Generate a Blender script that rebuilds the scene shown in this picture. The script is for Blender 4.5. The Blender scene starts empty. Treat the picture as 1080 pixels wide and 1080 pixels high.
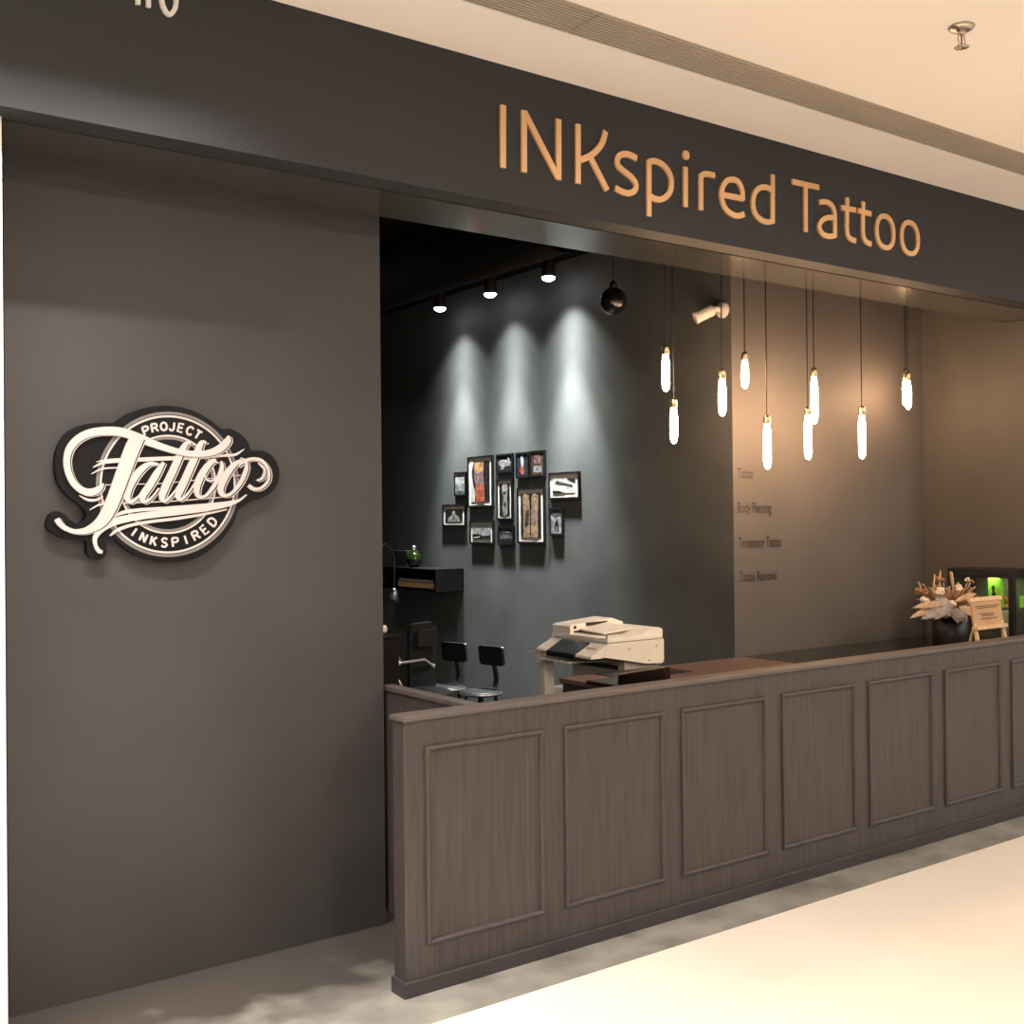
import bpy, bmesh, math, random
from mathutils import Vector, Matrix
random.seed(7)
S = bpy.context.scene
COL = S.collection
PI = math.pi

# ------------------------------------------------------------------ camera
# camera-to-world axes (x right, y down, z forward), focal length 1200 px on a 1080 px frame
RM = Matrix(((0.80787785, -0.00442, 0.58933339),
             (-0.58926513, 0.01090815, 0.80786609),
             (-0.00999931, -0.99993074, 0.0062079)))
EYE = Vector((0, 0, 1.55))
cd = bpy.data.cameras.new('camera')
cam = bpy.data.objects.new('camera', cd)
COL.objects.link(cam)
cd.sensor_width = 36
cd.lens = 36 * 1200 / 1080
cd.clip_start = 0.05
mr = Matrix((RM.col[0], -RM.col[1], -RM.col[2])).transposed()
cam.matrix_world = Matrix.Translation(EYE) @ mr.to_4x4()
S.camera = cam

# ------------------------------------------------------------------ world, exposure
w = bpy.data.worlds.new('mall_ambient')
S.world = w
w.use_nodes = True
bg = w.node_tree.nodes['Background']
bg.inputs[0].default_value = (1.0, 0.92, 0.83, 1)
bg.inputs[1].default_value = 0.50
S.view_settings.view_transform = 'Standard'
S.view_settings.look = 'None'
S.view_settings.gamma = 1
S.view_settings.exposure = 0.0
S.view_settings.use_curve_mapping = False

# ------------------------------------------------------------------ mall ceiling lamps
def lamp(name, kind, loc, power, color, size=0.2, rot=(0, 0, 0), **kw):
    l = bpy.data.lights.new(name, kind)
    l.energy = power
    l.color = color
    o = bpy.data.objects.new(name, l)
    o.location = loc
    o.rotation_euler = rot
    COL.objects.link(o)
    if kind == 'AREA':
        l.shape = 'DISK'
        l.size = size
    else:
        l.shadow_soft_size = size
    for k, v in kw.items():
        setattr(l, k, v)
    return o
WARM = (1.0, 0.90, 0.77)
sl_ = lamp('mall_slot_light', 'AREA', (-0.2, 2.97, 3.226), 125, (1.0, 0.92, 0.84), 0.05)
sl_.data.shape = 'RECTANGLE'
sl_.data.size, sl_.data.size_y = 3.2, 0.04
sl_.data.spread = math.radians(100)
for x in (-1.0, 1.6, 4.2, 6.8, 9.4):
    for y in (1.0, -1.4, -3.8):
        lamp('mall_downlight', 'AREA', (x, y, 3.228), 36, WARM, 0.3)

lamp('shop_fill_light', 'AREA', (2.9, 6.4, 3.25), 6, (0.95, 1.0, 0.97), 0.2)  # unseen fill lamp, added to lift the light inside the shop

# ------------------------------------------------------------------ materials
def lin(c):
    if isinstance(c, str):
        c = tuple(int(c[i:i + 2], 16) / 255 for i in (0, 2, 4))
        c = tuple(v / 12.92 if v <= 0.04045 else ((v + 0.055) / 1.055) ** 2.4 for v in c)
    return (*c, 1)
def mat(name, col, rough=0.6, metal=0.0, spec=0.5, var=0.0, scale=8.0, bump=0.0, stretch=(1, 1, 1), col2=None, emit=None, estr=0, coat=0.0, trans=0.0, detail=5.0, lo=0.35, hi=0.65):
    m = bpy.data.materials.new(name)
    m.use_nodes = True
    n = m.node_tree.nodes
    L = m.node_tree.links
    b = n['Principled BSDF']
    c = lin(col)
    b.inputs['Base Color'].default_value = c
    b.inputs['Roughness'].default_value = rough
    b.inputs['Metallic'].default_value = metal
    b.inputs['Specular IOR Level'].default_value = spec
    b.inputs['Coat Weight'].default_value = coat
    b.inputs['Transmission Weight'].default_value = trans
    if emit:
        b.inputs['Emission Color'].default_value = lin(emit)
        b.inputs['Emission Strength'].default_value = estr
    if var or bump or col2:
        g = n.new('ShaderNodeNewGeometry')
        mp = n.new('ShaderNodeMapping')
        mp.inputs['Scale'].default_value = stretch
        L.new(g.outputs['Position'], mp.inputs['Vector'])
        t = n.new('ShaderNodeTexNoise')
        t.inputs['Scale'].default_value = scale
        t.inputs['Detail'].default_value = detail
        L.new(mp.outputs[0], t.inputs['Vector'])
        if var or col2:
            r = n.new('ShaderNodeValToRGB')
            r.color_ramp.elements[0].position = lo
            r.color_ramp.elements[1].position = hi
            r.color_ramp.elements[0].color = lin(col2) if col2 else (*[v * (1 - var) for v in c[:3]], 1)
            r.color_ramp.elements[1].color = c if col2 else (*[min(1, v * (1 + var)) for v in c[:3]], 1)
            L.new(t.outputs['Fac'], r.inputs['Fac'])
            L.new(r.outputs[0], b.inputs['Base Color'])
        if bump:
            bn = n.new('ShaderNodeBump')
            bn.inputs['Strength'].default_value = bump
            bn.inputs['Distance'].default_value = 0.01
            L.new(t.outputs['Fac'], bn.inputs['Height'])
            L.new(bn.outputs[0], b.inputs['Normal'])
    return m
M = {}
M['plaster'] = mat('charcoal_paint', (0.048, 0.0452, 0.0455), 0.55, spec=0.3, var=0.07, scale=2.2, bump=0.03)
M['fascia'] = mat('fascia_paint', (0.0285, 0.0295, 0.034), 0.62, spec=0.3, var=0.05, scale=2.0)
M['picture_wall'] = mat('slate_paint', (0.100, 0.103, 0.101), 0.6, spec=0.3, var=0.12, scale=3.0, bump=0.08)
M['text_wall'] = mat('taupe_paint', (0.125, 0.111, 0.102), 0.55, spec=0.3, var=0.05, scale=2.5)
M['right_wall'] = mat('brown_grey_paint', (0.080, 0.072, 0.065), 0.6, var=0.05, scale=2.5)
M['back_wall'] = mat('dark_slate_paint', (0.05, 0.052, 0.05), 0.6, var=0.1, scale=3)
M['black_ceiling'] = mat('matt_black_ceiling', (0.0035, 0.0035, 0.0035), 0.95, spec=0.1)
M['soffit'] = mat('dark_gloss_panel', (0.050, 0.050, 0.045), 0.16, spec=0.9, var=0.05, scale=3)
M['ceiling'] = mat('cream_ceiling_paint', (0.86, 0.80, 0.735), 0.8, var=0.02, scale=0.8)
M['cream'] = mat('cream_pillar_paint', (0.85, 0.82, 0.76), 0.6, var=0.02, scale=2)
M['floor'] = mat('cream_polished_floor', (0.80, 0.725, 0.65), 0.32, spec=0.4, var=0.04, scale=1.4)
M['grille'] = mat('beige_metal', (0.42, 0.37, 0.31), 0.5, var=0.03, scale=5)
M['gap'] = mat('dark_gap', (0.10, 0.085, 0.07), 0.9)
M['gold'] = mat('brushed_gold', (0.72, 0.44, 0.22), 0.38, metal=0.35, var=0.06, scale=6)
M['white_letter'] = mat('white_letter_acrylic', (0.75, 0.74, 0.70), 0.4, var=0.02, scale=6)
M['board'] = mat('black_gloss_acrylic', (0.006, 0.006, 0.007), 0.45, spec=0.15, var=0.3, scale=4)
M['logo_white'] = mat('logo_cream', (0.47, 0.43, 0.42), 0.6, var=0.02, scale=6)
M['logo_grey'] = mat('logo_grey', (0.14, 0.13, 0.125), 0.6, var=0.02, scale=6)
M['logo_dark'] = mat('logo_black_line', (0.012, 0.011, 0.012), 0.5, var=0.1, scale=6)
M['wood'] = mat('dark_walnut_laminate', (0.060, 0.050, 0.050), 0.48, col2=(0.031, 0.026, 0.025), scale=9, stretch=(9, 9, 0.35), bump=0.06, detail=6, lo=0.28, hi=0.72)
M['plinth'] = mat('dark_plinth', (0.036, 0.032, 0.036), 0.45, var=0.1, scale=5)
M['cap'] = mat('walnut_cap', (0.085, 0.07, 0.064), 0.48, var=0.15, scale=6, stretch=(0.5, 8, 8))
M['worktop'] = mat('brown_worktop', (0.16, 0.095, 0.07), 0.4, var=0.12, scale=5, stretch=(0.6, 6, 6))
M['gloss_top'] = mat('black_glass_top', (0.012, 0.011, 0.011), 0.12, spec=0.6, var=0.1, scale=4)
M['black'] = mat('satin_black', (0.010, 0.010, 0.011), 0.45, var=0.15, scale=9)
M['black_matt'] = mat('matt_black_lacquer', (0.007, 0.007, 0.0075), 0.6, spec=0.15, var=0.15, scale=9)
M['black_gloss'] = mat('gloss_black', (0.007, 0.007, 0.008), 0.15, spec=0.7, var=0.1, scale=9)
M['leather'] = mat('black_leather', (0.009, 0.009, 0.010), 0.6, spec=0.3, var=0.25, scale=25, bump=0.1)
M['chrome'] = mat('chrome', (0.92, 0.93, 0.94), 0.3, metal=0.8, var=0.02, scale=9)
M['steel'] = mat('brushed_steel', (0.55, 0.5, 0.42), 0.3, metal=1.0, var=0.05, scale=12)
M['brass'] = mat('pale_brass', (0.65, 0.5, 0.3), 0.3, metal=1.0, var=0.05, scale=12)
M['mat_board'] = mat('ivory_mount_board', (0.72, 0.67, 0.58), 0.8, var=0.03, scale=20)
M['copier'] = mat('ivory_plastic', (0.84, 0.77, 0.67), 0.45, var=0.03, scale=10)
M['copier_light'] = mat('pale_ivory_plastic', (0.90, 0.85, 0.76), 0.45, var=0.02, scale=10)
M['copier_grey'] = mat('warm_grey_plastic', (0.46, 0.40, 0.33), 0.5, var=0.03, scale=10)
M['screen'] = mat('dark_blue_panel', (0.020, 0.022, 0.030), 0.25, var=0.2, scale=12)
M['paper'] = mat('white_paper', (0.86, 0.83, 0.76), 0.8, var=0.02, scale=15)
M['tan'] = mat('tan_page_edge', (0.80, 0.52, 0.20), 0.7, var=0.15, scale=60)
M['green_glass'] = mat('olive_green_glass', (0.008, 0.015, 0.002), 0.05, spec=0.9, var=0.3, scale=15)
M['seat'] = mat('speckled_dark_seat', (0.03, 0.032, 0.03), 0.45, col2=(0.010, 0.010, 0.010), scale=60, spec=0.3)
M['cctv'] = mat('white_plastic', (0.80, 0.74, 0.66), 0.4, var=0.02, scale=10)
M['pine'] = mat('pale_pine', (0.70, 0.47, 0.27), 0.5, var=0.1, scale=8, stretch=(8, 8, 1))
M['pine_board'] = mat('tan_board', (0.50, 0.30, 0.16), 0.6, var=0.08, scale=8)
M['ink'] = mat('brown_ink', (0.16, 0.08, 0.04), 0.7, var=0.1, scale=20)
M['wall_ink'] = mat('dark_brown_vinyl', (0.018, 0.012, 0.010), 0.6, var=0.1, scale=20)
M['green_card'] = mat('bright_green_card', (0.32, 0.78, 0.06), 0.6, var=0.12, scale=30)
M['dark_green'] = mat('dark_leaf_green', (0.03, 0.06, 0.01), 0.6, var=0.2, scale=30)
M['box_white'] = mat('pale_box_card', (0.62, 0.68, 0.52), 0.6, var=0.05, scale=30)
M['amber'] = mat('amber_leaf', (0.62, 0.36, 0.06), 0.6, var=0.25, scale=40)
M['cotton'] = mat('cotton_boll_white', (0.74, 0.60, 0.46), 0.9, var=0.06, scale=40, bump=0.3)
M['dried'] = mat('dried_tan_leaf', (0.46, 0.30, 0.18), 0.8, var=0.25, scale=30)
M['rust'] = mat('dried_rust_flower', (0.33, 0.14, 0.07), 0.8, var=0.25, scale=40)
M['silver_leaf'] = mat('silver_grey_leaf', (0.33, 0.28, 0.25), 0.7, var=0.2, scale=30)
M['pampas'] = mat('pampas_beige', (0.58, 0.42, 0.27), 0.9, var=0.15, scale=60)
def emis(name, col, strength):
    m = bpy.data.materials.new(name)
    m.use_nodes = True
    n = m.node_tree.nodes
    n.clear()
    e = n.new('ShaderNodeEmission')
    e.inputs[0].default_value = (*col, 1)
    e.inputs[1].default_value = strength
    o = n.new('ShaderNodeOutputMaterial')
    m.node_tree.links.new(e.outputs[0], o.inputs[0])
    return m
M['bulb'] = emis('warm_tube_filament', (1.0, 0.60, 0.32), 95)
M['spot_face'] = emis('cool_spot_lens', (0.95, 0.97, 1.0), 22)
def glass(name, tint, gloss):
    m = bpy.data.materials.new(name)
    m.use_nodes = True
    n = m.node_tree.nodes
    n.clear()
    t = n.new('ShaderNodeBsdfTransparent')
    t.inputs[0].default_value = (*tint, 1)
    g = n.new('ShaderNodeBsdfGlossy')
    g.inputs['Roughness'].default_value = 0.05
    x = n.new('ShaderNodeMixShader')
    x.inputs[0].default_value = gloss
    o = n.new('ShaderNodeOutputMaterial')
    L = m.node_tree.links
    L.new(t.outputs[0], x.inputs[1])
    L.new(g.outputs[0], x.inputs[2])
    L.new(x.outputs[0], o.inputs[0])
    return m
M['clear_glass'] = glass('clear_glass', (0.93, 0.95, 0.92), 0.06)
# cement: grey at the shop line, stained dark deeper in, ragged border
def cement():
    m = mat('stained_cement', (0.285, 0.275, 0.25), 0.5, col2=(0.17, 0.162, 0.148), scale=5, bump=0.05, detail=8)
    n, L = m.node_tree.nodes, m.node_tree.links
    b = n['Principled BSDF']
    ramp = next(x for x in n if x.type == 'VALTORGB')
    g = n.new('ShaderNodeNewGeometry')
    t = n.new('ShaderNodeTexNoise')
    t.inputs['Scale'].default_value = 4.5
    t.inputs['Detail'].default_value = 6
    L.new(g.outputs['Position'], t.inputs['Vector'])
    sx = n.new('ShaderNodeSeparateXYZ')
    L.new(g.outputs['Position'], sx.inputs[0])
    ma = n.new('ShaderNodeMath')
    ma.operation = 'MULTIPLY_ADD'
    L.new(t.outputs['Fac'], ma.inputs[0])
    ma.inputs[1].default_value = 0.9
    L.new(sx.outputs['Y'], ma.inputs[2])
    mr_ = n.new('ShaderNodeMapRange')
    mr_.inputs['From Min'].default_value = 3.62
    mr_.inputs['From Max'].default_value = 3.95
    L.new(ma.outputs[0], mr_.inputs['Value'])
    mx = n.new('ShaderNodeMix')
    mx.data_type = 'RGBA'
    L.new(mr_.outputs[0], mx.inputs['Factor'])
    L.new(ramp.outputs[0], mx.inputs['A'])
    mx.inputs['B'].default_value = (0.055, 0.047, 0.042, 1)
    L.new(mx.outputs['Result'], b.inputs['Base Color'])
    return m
M['cement'] = cement()

# ------------------------------------------------------------------ mesh helpers
def ray(px, py):
    return RM @ Vector((px - 540, py - 540, 1200))
def at_y(px, py, y):
    r = ray(px, py)
    return EYE + r * (y / r.y)
def at_x(px, py, x):
    r = ray(px, py)
    return EYE + r * (x / r.x)
def at_z(px, py, z):
    r = ray(px, py)
    return EYE + r * ((z - EYE.z) / r.z)

class MB:
    def __init__(s):
        s.v, s.f, s.sm = [], [], []
    def add(s, vs, fs, smooth=False):
        o = len(s.v)
        s.v += [Vector(p) for p in vs]
        for f in fs:
            s.f.append([o + i for i in f])
            s.sm.append(smooth)
        return s
    def box(s, x0, x1, y0, y1, z0, z1, b=0.0):
        if b <= 0:
            vs = [(x, y, z) for z in (z0, z1) for y in (y0, y1) for x in (x0, x1)]
            return s.add(vs, [(0, 2, 3, 1), (4, 5, 7, 6), (0, 1, 5, 4), (2, 6, 7, 3), (0, 4, 6, 2), (1, 3, 7, 5)])
        bm = bmesh.new()
        bmesh.ops.create_cube(bm, size=1)
        for v in bm.verts:
            v.co = Vector(((x0 + x1) / 2 + v.co.x * (x1 - x0), (y0 + y1) / 2 + v.co.y * (y1 - y0), (z0 + z1) / 2 + v.co.z * (z1 - z0)))
        bmesh.ops.bevel(bm, geom=bm.edges[:], offset=b, segments=2, affect='EDGES', profile=0.5)
        bm.verts.index_update()
        s.add([v.co.copy() for v in bm.verts], [[v.index for v in f.verts] for f in bm.faces])
        bm.free()
        return s
    def hexa(s, lo, hi):   # lo, hi: four points each, same winding
        vs = list(lo) + list(hi)
        return s.add(vs, [(3, 2, 1, 0), (4, 5, 6, 7)] + [(i, (i + 1) % 4, 4 + (i + 1) % 4, 4 + i) for i in range(4)])
    def prism(s, pts, d):  # planar polygon swept along vector d
        n = len(pts)
        d = Vector(d)
        vs = [Vector(p) for p in pts] + [Vector(p) + d for p in pts]
        return s.add(vs, [list(range(n))[::-1], list(range(n, 2 * n))] + [(i, (i + 1) % n, n + (i + 1) % n, n + i) for i in range(n)])
    def tube(s, path, r, n=10, caps=True):
        path = [Vector(p) for p in path]
        rs = r if isinstance(r, (list, tuple)) else [r] * len(path)
        o, vs, fs = 0, [], []
        ref = None
        for i, p in enumerate(path):
            t = (path[min(i + 1, len(path) - 1)] - path[max(i - 1, 0)]).normalized()
            if ref is None:
                ref = Vector((0, 0, 1)) if abs(t.z) < 0.9 else Vector((1, 0, 0))
            a = t.cross(ref).normalized()
            bb = a.cross(t).normalized()
            ref = bb
            for k in range(n):
                q = 2 * PI * k / n
                vs.append(p + (a * math.cos(q) + bb * math.sin(q)) * rs[i])
        for i in range(len(path) - 1):
            for k in range(n):
                fs.append((i * n + k, i * n + (k + 1) % n, (i + 1) * n + (k + 1) % n, (i + 1) * n + k))
        s.add(vs, fs, True)
        if caps:
            m = len(path) - 1
            s.add(vs[:n], [list(range(n))[::-1]])
            s.add(vs[m * n:], [list(range(n))])
        return s
    def lathe(s, prof, c, axis=(0, 0, 1), n=24):
        c, ax = Vector(c), Vector(axis).normalized()
        ref = Vector((1, 0, 0)) if abs(ax.x) < 0.9 else Vector((0, 1, 0))
        a = ax.cross(ref).normalized()
        b = ax.cross(a)
        vs, fs = [], []
        for r, h in prof:
            for k in range(n):
                q = 2 * PI * k / n
                vs.append(c + ax * h + (a * math.cos(q) + b * math.sin(q)) * max(r, 1e-5))
        for i in range(len(prof) - 1):
            for k in range(n):
                fs.append((i * n + k, i * n + (k + 1) % n, (i + 1) * n + (k + 1) % n, (i + 1) * n + k))
        return s.add(vs, fs, True)
    def ball(s, c, r, n=16, sq=(1, 1, 1)):
        c = Vector(c)
        vs, fs = [], []
        for i in range(n // 2 + 1):
            th = PI * i / (n // 2)
            for k in range(n):
                q = 2 * PI * k / n
                vs.append(c + Vector((r * sq[0] * math.sin(th) * math.cos(q), r * sq[1] * math.sin(th) * math.sin(q), r * sq[2] * math.cos(th))))
        for i in range(n // 2):
            for k in range(n):
                fs.append((i * n + k, (i + 1) * n + k, (i + 1) * n + (k + 1) % n, i * n + (k + 1) % n))
        return s.add(vs, fs, True)
    def build(s, name, m, parent=None):
        off = Vector((0, 0, 0))
        p = parent
        while p is not None:
            off += p.location
            p = p.parent
        me = bpy.data.meshes.new(name)
        loc = Vector((0, 0, 0))
        if parent is None and s.v:
            lo = [min(v[i] for v in s.v) for i in range(3)]
            hi = [max(v[i] for v in s.v) for i in range(3)]
            loc = Vector(((lo[0] + hi[0]) / 2, (lo[1] + hi[1]) / 2, lo[2]))
            off = loc
        me.from_pydata([v - off for v in s.v], [], s.f)
        bm = bmesh.new()
        bm.from_mesh(me)
        bmesh.ops.recalc_face_normals(bm, faces=bm.faces)
        bm.to_mesh(me)
        bm.free()
        for p_, sm in zip(me.polygons, s.sm):
            p_.use_smooth = sm
        me.materials.append(M[m] if isinstance(m, str) else m)
        o = bpy.data.objects.new(name, me)
        o.location = loc
        if parent is not None:
            o.parent = parent
        COL.objects.link(o)
        return o

def tag(o, label, cat, group=None):
    o['label'] = label
    o['category'] = cat
    if group:
        o['group'] = group
    return o
def thing(name, loc, label, cat, group=None):
    o = bpy.data.objects.new(name, None)
    o.empty_display_size = 0.05
    o.location = loc
    COL.objects.link(o)
    return tag(o, label, cat, group)
def struct(name, mb, m):
    o = mb.build(name, m)
    o['kind'] = 'structure'
    return o
def spline(pts, n=8):  # Catmull-Rom through points of any dimension
    P = [tuple(p) for p in pts]
    P = [tuple(2 * a - b for a, b in zip(P[0], P[1]))] + P + [tuple(2 * a - b for a, b in zip(P[-1], P[-2]))]
    out = []
    for i in range(1, len(P) - 2):
        for k in range(n):
            t = k / n
            out.append(tuple(0.5 * (2 * b + (c - a) * t + (2 * a - 5 * b + 4 * c - d) * t * t + (3 * b - a - 3 * c + d) * t ** 3)
                             for a, b, c, d in zip(P[i - 1], P[i], P[i + 1], P[i + 2])))
    out.append(P[-2])
    return out
def ribbon(mb, pts, y_back, y_front, closed=False, smooth=False):
    """pts: (x, z, width) in the plane y = const, facing -y; extruded from y_back to y_front."""
    n = len(pts)
    Ls, Rs = [], []
    for i in range(n):
        a = pts[(i - 1) % n] if closed else pts[max(i - 1, 0)]
        b = pts[(i + 1) % n] if closed else pts[min(i + 1, n - 1)]
        tx, tz = b[0] - a[0], b[1] - a[1]
        l = math.hypot(tx, tz) or 1
        nx, nz = -tz / l, tx / l
        x, z, wd = pts[i]
        Ls.append((x + nx * wd / 2, z + nz * wd / 2))
        Rs.append((x - nx * wd / 2, z - nz * wd / 2))
    vs = []
    for (lx, lz), (rx, rz) in zip(Ls, Rs):
        vs += [(lx, y_front, lz), (rx, y_front, rz), (lx, y_back, lz), (rx, y_back, rz)]
    fs = []
    for i in range(n if closed else n - 1):
        a, b = 4 * i, 4 * ((i + 1) % n)
        fs += [(a, a + 1, b + 1, b), (a, b, b + 2, a + 2), (a + 1, a + 3, b + 3, b + 1), (a + 2, b + 2, b + 3, a + 3)]
    if not closed:
        e = 4 * (n - 1)
        fs += [(0, 2, 3, 1), (e, e + 1, e + 3, e + 2)]
    mb.add(vs, fs)

# ------------------------------------------------------------------ setting
YF = 3.41            # fascia face
YW = 3.83            # left wall face
XP = 4.756           # picture wall face
YT = 4.42            # wall with the service list
XR = 6.56            # right wall face
ZS = 2.724           # soffit
ZC = 3.235           # mall ceiling
struct('floor', MB().box(-9, 14, -9, 2.99, -0.1, 0), 'floor')
struct('floor_shop', MB().box(0.2, 7.2, 2.99, 9.4, -0.1, 0), 'cement')
cb = MB()
cb.box(-9, 14, -6, 2.868, ZC, ZC + 0.12)
cb.box(-9, 14, 3.052, 3.7, ZC, ZC + 0.12)
cb.box(-9, 14, 2.868, 3.052, ZC + 0.06, ZC + 0.12)
struct('ceiling', cb, 'ceiling')
struct('trim_ceiling', MB().box(-9, 14, 3.052, 3.085, ZC - 0.006, ZC + 0.0), 'cream')
struct('ceiling_shop', MB().box(0.0, 7.0, 3.845, 9.5, 3.27, 3.36), 'black_ceiling')
struct('wall_left', MB().box(at_y(6, 540, YW).x, 2.175, YW, 3.96, 0, ZS + 0.01), 'plaster')
struct('wall_left_pillar', MB().box(-1.5, at_y(5, 600, 3.5).x, 3.5, 3.98, 0, ZS), 'cream')
struct('wall_fascia', MB().box(-1.5, 7.2, YF, 3.52, ZS, ZC + 0.02), 'fascia')
struct('trim_soffit', MB().box(-1.5, 7.2, 3.52, 3.54, ZS + 0.03, ZC), 'black_ceiling')
struct('wall_soffit', MB().box(-1.5, 7.2, 3.54, 3.845, ZS + 0.002, 3.36), 'soffit')
struct('wall_picture', MB().box(XP, XP + 0.12, YT, 9.4, 0, 3.27), 'picture_wall')
struct('wall_text', MB().box(XP + 0.12, XR, YT, YT + 0.12, 0, 3.27), 'text_wall')
struct('wall_text_corner', MB().box(XP + 0.0005, XP + 0.12, YT - 0.004, YT, 0, 3.27), 'text_wall')
struct('wall_right', MB().box(XR, 6.9, 3.35, YT + 0.12, 0, ZS + 0.0), 'right_wall')
struct('wall_right_upper', MB().box(XR, 6.9, 3.845, YT + 0.12, ZS, 3.27), 'right_wall')
struct('wall_back', MB().box(0.0, XP + 0.12, 9.4, 9.5, 0, 3.27), 'back_wall')
struct('wall_inner', MB().box(0.0, 0.12, 3.96, 9.4, 0, 3.27), 'back_wall')

# ------------------------------------------------------------------ ceiling grilles
def grille(x0, x1, label):
    t = thing('ceiling_grille', ((x0 + x1) / 2, 2.96, ZC), label, 'air grille', 'linear grilles in the mall ceiling')
    fr = MB()
    fr.box(x0, x1, 2.87, 2.874, ZC - 0.004, ZC + 0.05)
    fr.box(x0, x1, 3.046, 3.05, ZC - 0.004, ZC + 0.05)
    fr.build('frame', 'grille', t)
    sl = MB()
    n = 10
    for i in range(n):
        y = 2.878 + (3.043 - 2.878) * (i + 0.5) / n
        sl.box(x0, x1, y - 0.0047, y + 0.0047, ZC - 0.002, ZC + 0.02)
    sl.build('slats', 'grille', t)
    MB().box(x0, x1, 2.874, 3.046, ZC + 0.045, ZC + 0.05).build('backing', 'gap', t)
XJ = at_z(610, 27, ZC).x
grille(-1.0, XJ - 0.003, 'beige linear ceiling grille ending at the joint above the letters N and K')
grille(XJ + 0.003, 9.0, 'long beige linear ceiling grille running to the right from the joint')

# sprinkler
sp = at_z(1014, 28, ZC)
t = thing('sprinkler', sp, 'small chrome sprinkler head hanging from the cream ceiling', 'sprinkler')
MB().lathe([(0.0, 0.0), (0.042, 0.0), (0.044, -0.004), (0.036, -0.012), (0.018, -0.016), (0.0, -0.016)], sp).build('escutcheon', 'steel', t)
q = MB().lathe([(0.0, -0.014), (0.014, -0.014), (0.014, -0.026), (0.010, -0.030), (0, -0.030)], sp, n=12)
for s in (-1, 1):
    q.tube([sp + Vector((s * 0.014, 0, -0.026)), sp + Vector((s * 0.021, 0, -0.045)), sp + Vector((s * 0.015, 0, -0.062)), sp + Vector((0, 0, -0.07))], 0.003, 6)
q.build('yoke', 'steel', t)
MB().tube([sp + Vector((0, 0, -0.03)), sp + Vector((0, 0, -0.066))], 0.0028, 8).build('glass_bulb', 'rust', t)
q = MB().lathe([(0, -0.068), (0.022, -0.070), (0.022, -0.073), (0, -0.073)], sp, n=16)
for k in range(10):
    a = 2 * PI * k / 10
    q.box(sp.x + 0.022 * math.cos(a) - 0.003, sp.x + 0.022 * math.cos(a) + 0.003, sp.y + 0.022 * math.sin(a) - 0.003, sp.y + 0.022 * math.sin(a) + 0.003, sp.z - 0.0735, sp.z - 0.070)
q.build('deflector', 'steel', t)

# ------------------------------------------------------------------ fascia lettering
def fz(px, py):
    p = at_y(px, py, YF - 0.02)
    return p.x, p.z
def Z(s, ox, oy):
    return lambda u, v: fz(ox + u / s, oy + v / s)
LW = 0.0245
sign = thing('shop_sign', (*[fz(750, 200)[0]], YF - 0.01, 2.80), 'gold raised letters reading INKspired Tattoo across the dark fascia', 'sign')
def letter(strokes, label):
    mb = MB()
    for k, st in enumerate(strokes):
        ribbon(mb, st, YF, YF - 0.010 - 0.0004 * k)
    o = mb.build('letter', 'gold', sign)
    return o
def line(z, *pts, w=LW):
    return [(*z(*p), w) for p in pts]
def curve(z, *pts, w=LW, n=7):
    return [(*p, w) for p in spline([z(*p) for p in pts], n)]
def ellipse(z, top, bot, left, right, w=LW):
    T_, B_, L_, R_ = z(*top), z(*bot), z(*left), z(*right)
    cx, cz = (L_[0] + R_[0]) / 2, (T_[1] + B_[1]) / 2
    rx, rz = (R_[0] - L_[0]) / 2, (T_[1] - B_[1]) / 2
    e = 2.25
    out = []
    for k in range(49):
        a = 2 * PI * k / 48
        c_, s_ = math.cos(a), math.sin(a)
        out.append((cx + rx * math.copysign(abs(c_) ** (2 / e), c_), cz + rz * math.copysign(abs(s_) ** (2 / e), s_), w))
    return out
z1, z2, z3 = Z(7.2, 515, 95), Z(5.4, 640, 140), Z(6.353, 820, 175)
letter([line(z1, (127, 106), (127, 583))], 'I')
letter([line(z1, (287, 148), (287, 617)), line(z1, (289, 158), (547, 664)), line(z1, (548, 214), (548, 677))], 'N')
letter([line(z1, (697, 252), (697, 704)), curve(z1, (906, 306), (882, 390), (840, 450), (785, 495), (705, 528)), line(z1, (788, 500), (918, 756))], 'K')
letter([curve(z2, (183, 142), (140, 120), (100, 118), (74, 140), (75, 180), (110, 215), (155, 252), (178, 290), (170, 325), (138, 340), (100, 332), (60, 310))], 's')
letter([line(z2, (252, 472), (252, 152)), curve(z2, (252, 160), (290, 158), (335, 182), (370, 230), (380, 282), (370, 335), (335, 370), (295, 375), (255, 355))], 'p')
dx, dz = z2(463, 123)
letter([line(z2, (460, 190), (460, 418)), [(dx, dz + 0.018, 0.018), (dx, dz + 0.011, 0.032), (dx, dz, 0.037), (dx, dz - 0.011, 0.032), (dx, dz - 0.018, 0.018)]], 'i')
letter([line(z2, (548, 437), (548, 232)), curve(z2, (546, 242), (575, 230), (627, 240))], 'r')
letter([line(z2, (676, 350), (790, 372)), curve(z2, (787, 380), (782, 320), (760, 275), (725, 262), (690, 275), (668, 320), (668, 375), (690, 430), (730, 463), (765, 470), (795, 460))], 'e')
letter([line(z2, (957, 234), (957, 512)), curve(z2, (957, 330), (925, 308), (885, 310), (855, 340), (845, 400), (860, 460), (895, 495), (930, 505), (957, 500))], 'd')
letter([line(z3, (113, 100), (292, 140)), line(z3, (203, 125), (203, 439))], 'T')
letter([curve(z3, (298, 238), (340, 237), (378, 260), (398, 310), (400, 390), (400, 474)), curve(z3, (400, 345), (350, 342), (310, 365), (295, 405), (315, 450), (355, 468), (400, 464))], 'a')
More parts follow.
